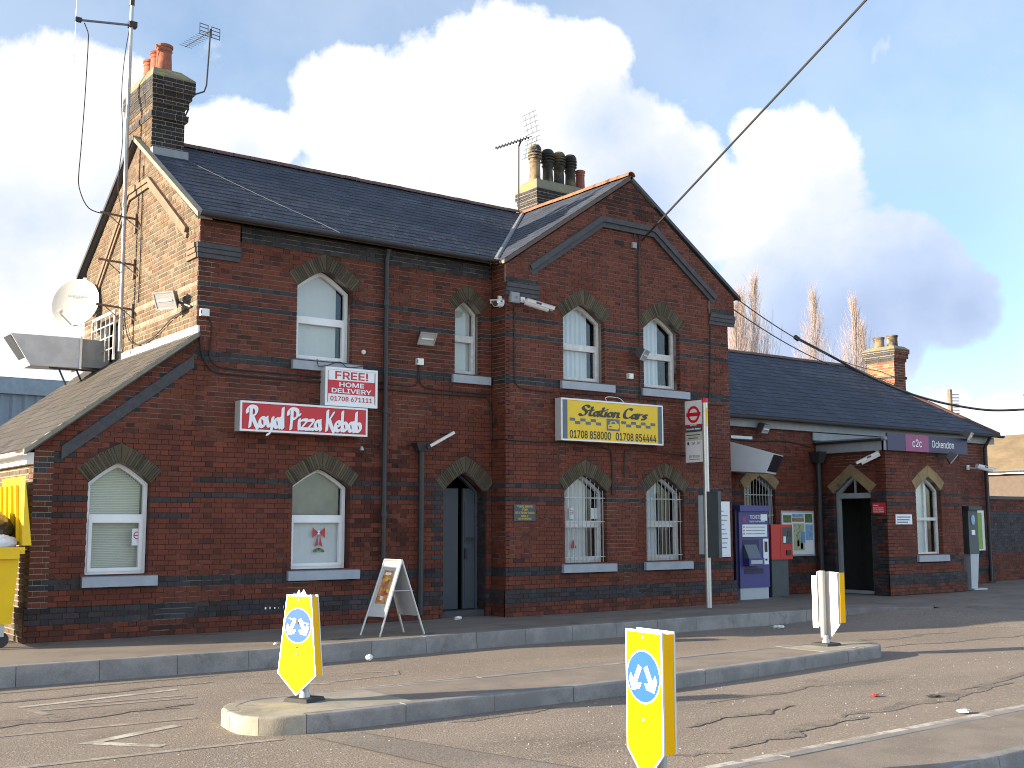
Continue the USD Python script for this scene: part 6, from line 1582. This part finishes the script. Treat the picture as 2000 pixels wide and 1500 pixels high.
litter('litter', 'crumpled white paper in the gutter below the A-board', 3.64, -2.86, ROAD_Z, .05, 'litter_white', 1, .8); litter('litter', 'small red wrapper lying on the road', 6.33, -8.82, ROAD_Z, .05, 'litter_red', 2, .25)
litter('litter', 'dark flattened rubbish on the road near the red wrapper', 6.80, -9.22, ROAD_Z, .075, 'litter_dark', 3, .15); litter('litter', 'pale blue wrapper beside the foreground island kerb', 6.1, -10.0, ROAD_Z, .07, 'litter_blue', 4, .25)
litter('litter', 'flat white paper at the foot of the far footway kerb', 11.7, -2.95, ROAD_Z, .10, 'litter_white', 5, .3); litter('litter', 'white scrap on the doorstep of the grey door', 6.70, -.42, 0, .06, 'litter_white', 6, .5)
litter('litter', 'tiny white scrap on the footway behind the yellow bollard', 2.6, -2.2, 0, .03, 'litter_white', 7, .4)
mb = MB()
for i in range(240):
    if i < 260:
        x_, y_, z_ = rng.uniform(-3, 14), rng.uniform(-10.3, -7.3), ROAD_Z
    elif i < 330:
        x_, y_, z_ = rng.uniform(-3, 14), rng.uniform(-5.7, -2.8), ROAD_Z
    else:
        x_, y_, z_ = rng.uniform(-.5, 2.0), -7.3 - abs(rng.normal(0, .14)), ROAD_Z
    s = trimesh.creation.icosahedron(); mb.add(s.vertices * rng.uniform(.003, .008) * np.array([1, 1, .7]) + [x_, y_, z_ + .003], s.faces)
mb.build('/World', 'grit', 'litter_white_grit', label='loose pale grit scattered over the road', category='grit', kind='stuff')
mb = MB()
for i in range(7):
    x_ = 3.42 + i * .075; fbox(mb, FA.off(.05), x_, x_ + rng.uniform(.006, .03), .30, .30 + rng.uniform(.02, .05), -.0005, .0008)
mb.build(HOUSE, 'paint_scribble', 'letter_white')

# ------------------------------------------------------------------ background
T = thing('industrial_shed', 'blue-grey corrugated industrial shed behind the lean-to roof on the left', 'shed', (0, 34, 0))
SX0, SX1, SY = -26, 14.5, 30.0
mb = MB(); us = np.arange(SX0, SX1, .11); yy_ = SY + np.where((np.arange(len(us)) // 2) % 2 == 0, 0, .045)
for z0_, z1_, nm_, m_ in ((0, 4.9, 'lower_cladding', 'shed_pale'), (4.95, 6.55, 'upper_cladding', 'shed_blue')):
    k_ = len(us); v = np.vstack([np.c_[us, yy_, np.full(k_, z0_)], np.c_[us, yy_, np.full(k_, z1_)]]); MB().add(v, np.array([[i, i + 1, k_ + i + 1, k_ + i] for i in range(k_ - 1)])).build(T, nm_, m_)
MB().box(SX0, SX1, SY - .12, SY + .4, 6.55, 7.15).build(T, 'eaves_trim', 'shed_trim'); MB().box(SX0, SX1, SY - .03, SY + .05, 4.88, 4.96).build(T, 'flashing_strip', 'shed_trim')
MB().hexa([(SX0, SY, 7.1), (SX1, SY, 7.1), (SX1, SY + 14, 7.1), (SX0, SY + 14, 7.1)], [(SX0, SY, 7.2), (SX1, SY, 7.2), (SX1, SY + 14, 8.6), (SX0, SY + 14, 8.6)]).build(T, 'roof', 'shed_blue'); MB().box(SX0, SX1 - .05, SY + .3, SY + 13.8, 0, 7.05).build(T, 'rear_cladding', 'shed_blue')
# right: boundary wall and the building behind
T = thing('boundary_wall', 'low brick boundary wall with a dark band, right of the ticket hall', 'wall', (28, 1.6, 0))
BWALL = prism(MB(), Frame((0, 1.5, 0), (1, 0, 0), (0, -1, 0)), sbox(25.02, 0, 34, 2.25), -.22, -.005).build(T, 'mortar_core', 'mortar_front')
bricks(T, BWALL, Frame((0, 1.5, 0), (1, 0, 0), (0, -1, 0)), sbox(25.02, 0, 34, 2.25), lambda u, z, r: tone(DARK * 1.4, r) if .75 < z < 1.9 else red_or_burnt(r, .3), seed=51); flush(T, 'brick', 'brickwork', 'brick', 300)
MB().box(25.02, 34, 1.46, 1.76, 2.25, 2.34).build(T, 'coping', 'cast_iron')
T = thing('brown_roofed_building', 'building with a sunlit brown pantiled roof at the right edge', 'building', (47, 14, 0))
MB().box(43.9, 44.0, 0, 34, 3.75, 4.0).build(T, 'fascia', 'sign_white')
a_ = math.atan2(3.0, 5.0); fr = Frame((43.75, 0, 3.98), (0, -1, 0), (-math.sin(a_), 0, math.cos(a_)), (math.cos(a_), 0, math.sin(a_)))
prism(MB(), fr, Polygon([(-34, 0), (0, 0), (0, 3.3), (-34, 3.3)]), -.12, 0).build(T, 'roof', 'roof_tan')
mb = MB(); R_ = np.random.default_rng(3)
for j in range(10):
    fbox(mb, fr, -34, .05, j * .32, j * .32 + .30, .0, .012 + .010 * R_.random())
mb.build(T, 'tile_courses', 'roof_tan'); MB().box(44.2, 54, .2, 33.8, 0, 3.98).build(T, 'wall', 'old_timber'); MB().box(43.65, 43.78, 0, 34, 3.86, 3.96).build(T, 'gutter', 'cast_iron')
# telegraph pole and lamp far right
T = thing('telegraph_pole', 'wooden telegraph pole with insulators beyond the hip of the hall roof', 'pole', (69, 30, 0)); MB().tube([(69.0, 30, 0), (69.0, 30, 11.0)], .17, 8).build(T, 'pole', 'bark', smooth=40)
for z_ in np.arange(9.3, 10.8, .22):
    MB().tube([(69.0, 29.9, z_), (69.5, 29.6, z_)], .03, 5).build(T, 'insulator_arm', 'cast_iron')
T = thing('street_lamp', 'street lamp head just entering the right edge of the photo', 'street lamp', (61.2, 20, 0)); MB().tube([(61.9, 20, 0), (61.9, 20, 8.9), (61.6, 20, 9.15), (61.0, 20, 9.2)], .07, 8).build(T, 'column', 'steel_galv', smooth=40); MB().hexa([(60.55, 19.85, 9.08), (61.1, 19.85, 9.12), (61.1, 20.15, 9.12), (60.55, 20.15, 9.08)], [(60.6, 19.9, 9.2), (61.1, 19.9, 9.3), (61.1, 20.1, 9.3), (60.6, 20.1, 9.2)]).build(T, 'lantern', 'sign_white')


# bare poplars
def poplar(label, x_, y_, H, spread, sd, n=230):
    r = np.random.default_rng(sd); T = thing('poplar_tree', label, 'tree', (x_, y_, 0), group='bare poplars beyond the ticket hall')
    lean = r.normal(0, .01, 2)
    axis = lambda z: np.array([x_ + lean[0] * z + .12 * math.sin(z * .6 + sd), y_ + lean[1] * z, z])
    MB().tube([axis(z) for z in np.linspace(0, H * .97, 12)], np.linspace(.22, .015, 12), 6).build(T, 'trunk', 'bark', smooth=60)
    mb = MB()
    for i in range(n):
        t = r.uniform(.12, .96); z0_ = t * H; L_ = (1 - t) * H * r.uniform(.35, .6) + r.uniform(.6, 1.6); az = r.uniform(0, 2 * np.pi); out = r.uniform(.12, .30) * spread
        prof = math.sin(min(1, (t * 1.15)) * math.pi) ** .5 if t < .87 else .5
        d = np.array([math.cos(az), math.sin(az), 0]); p0 = axis(z0_)
        p1 = p0 + d * L_ * out * .8 * prof + [0, 0, L_ * .45]; p2 = p0 + d * L_ * out * 1.15 * prof + [0, 0, L_]
        mb.tube([p0, p1, p2], [.03 * (1 - t) + .016, .014, .005], 3, cap=False)
        for q in range(6):
            s_ = r.uniform(.25, 1); b0_ = p0 * (1 - s_) + p2 * s_; dd = d * r.uniform(-.1, .45) + r.normal(0, .16, 3) * [1, 1, .2] + [0, 0, 1]; l2 = r.uniform(.5, 1.3)
            mb.tube([b0_, b0_ + dd / np.linalg.norm(dd) * l2], [.011, .004], 3, cap=False)
    mb.build(T, 'crown', 'twig')


for lab, x_, y_, H, sp, sd in (('tallest bare poplar, right of the gable edge', 65.9, 45, 20.6, 1.0, 1), ('bare poplar nearest the gable edge', 63.6, 45, 19.0, 1.1, 2), ('bare poplar half hidden between the two left poplars', 64.7, 46.2, 19.6, .9, 3), ('lone bare poplar between the left group and the right pair', 73.2, 45, 20.3, 1.0, 4),
                               ('bare poplar left of the short chimney', 78.5, 45, 20.3, 1.1, 5), ('shorter bare poplar touching the short chimney', 80.3, 45.4, 18.2, 1.0, 6)):
    poplar(lab, x_, y_, H, sp, sd)
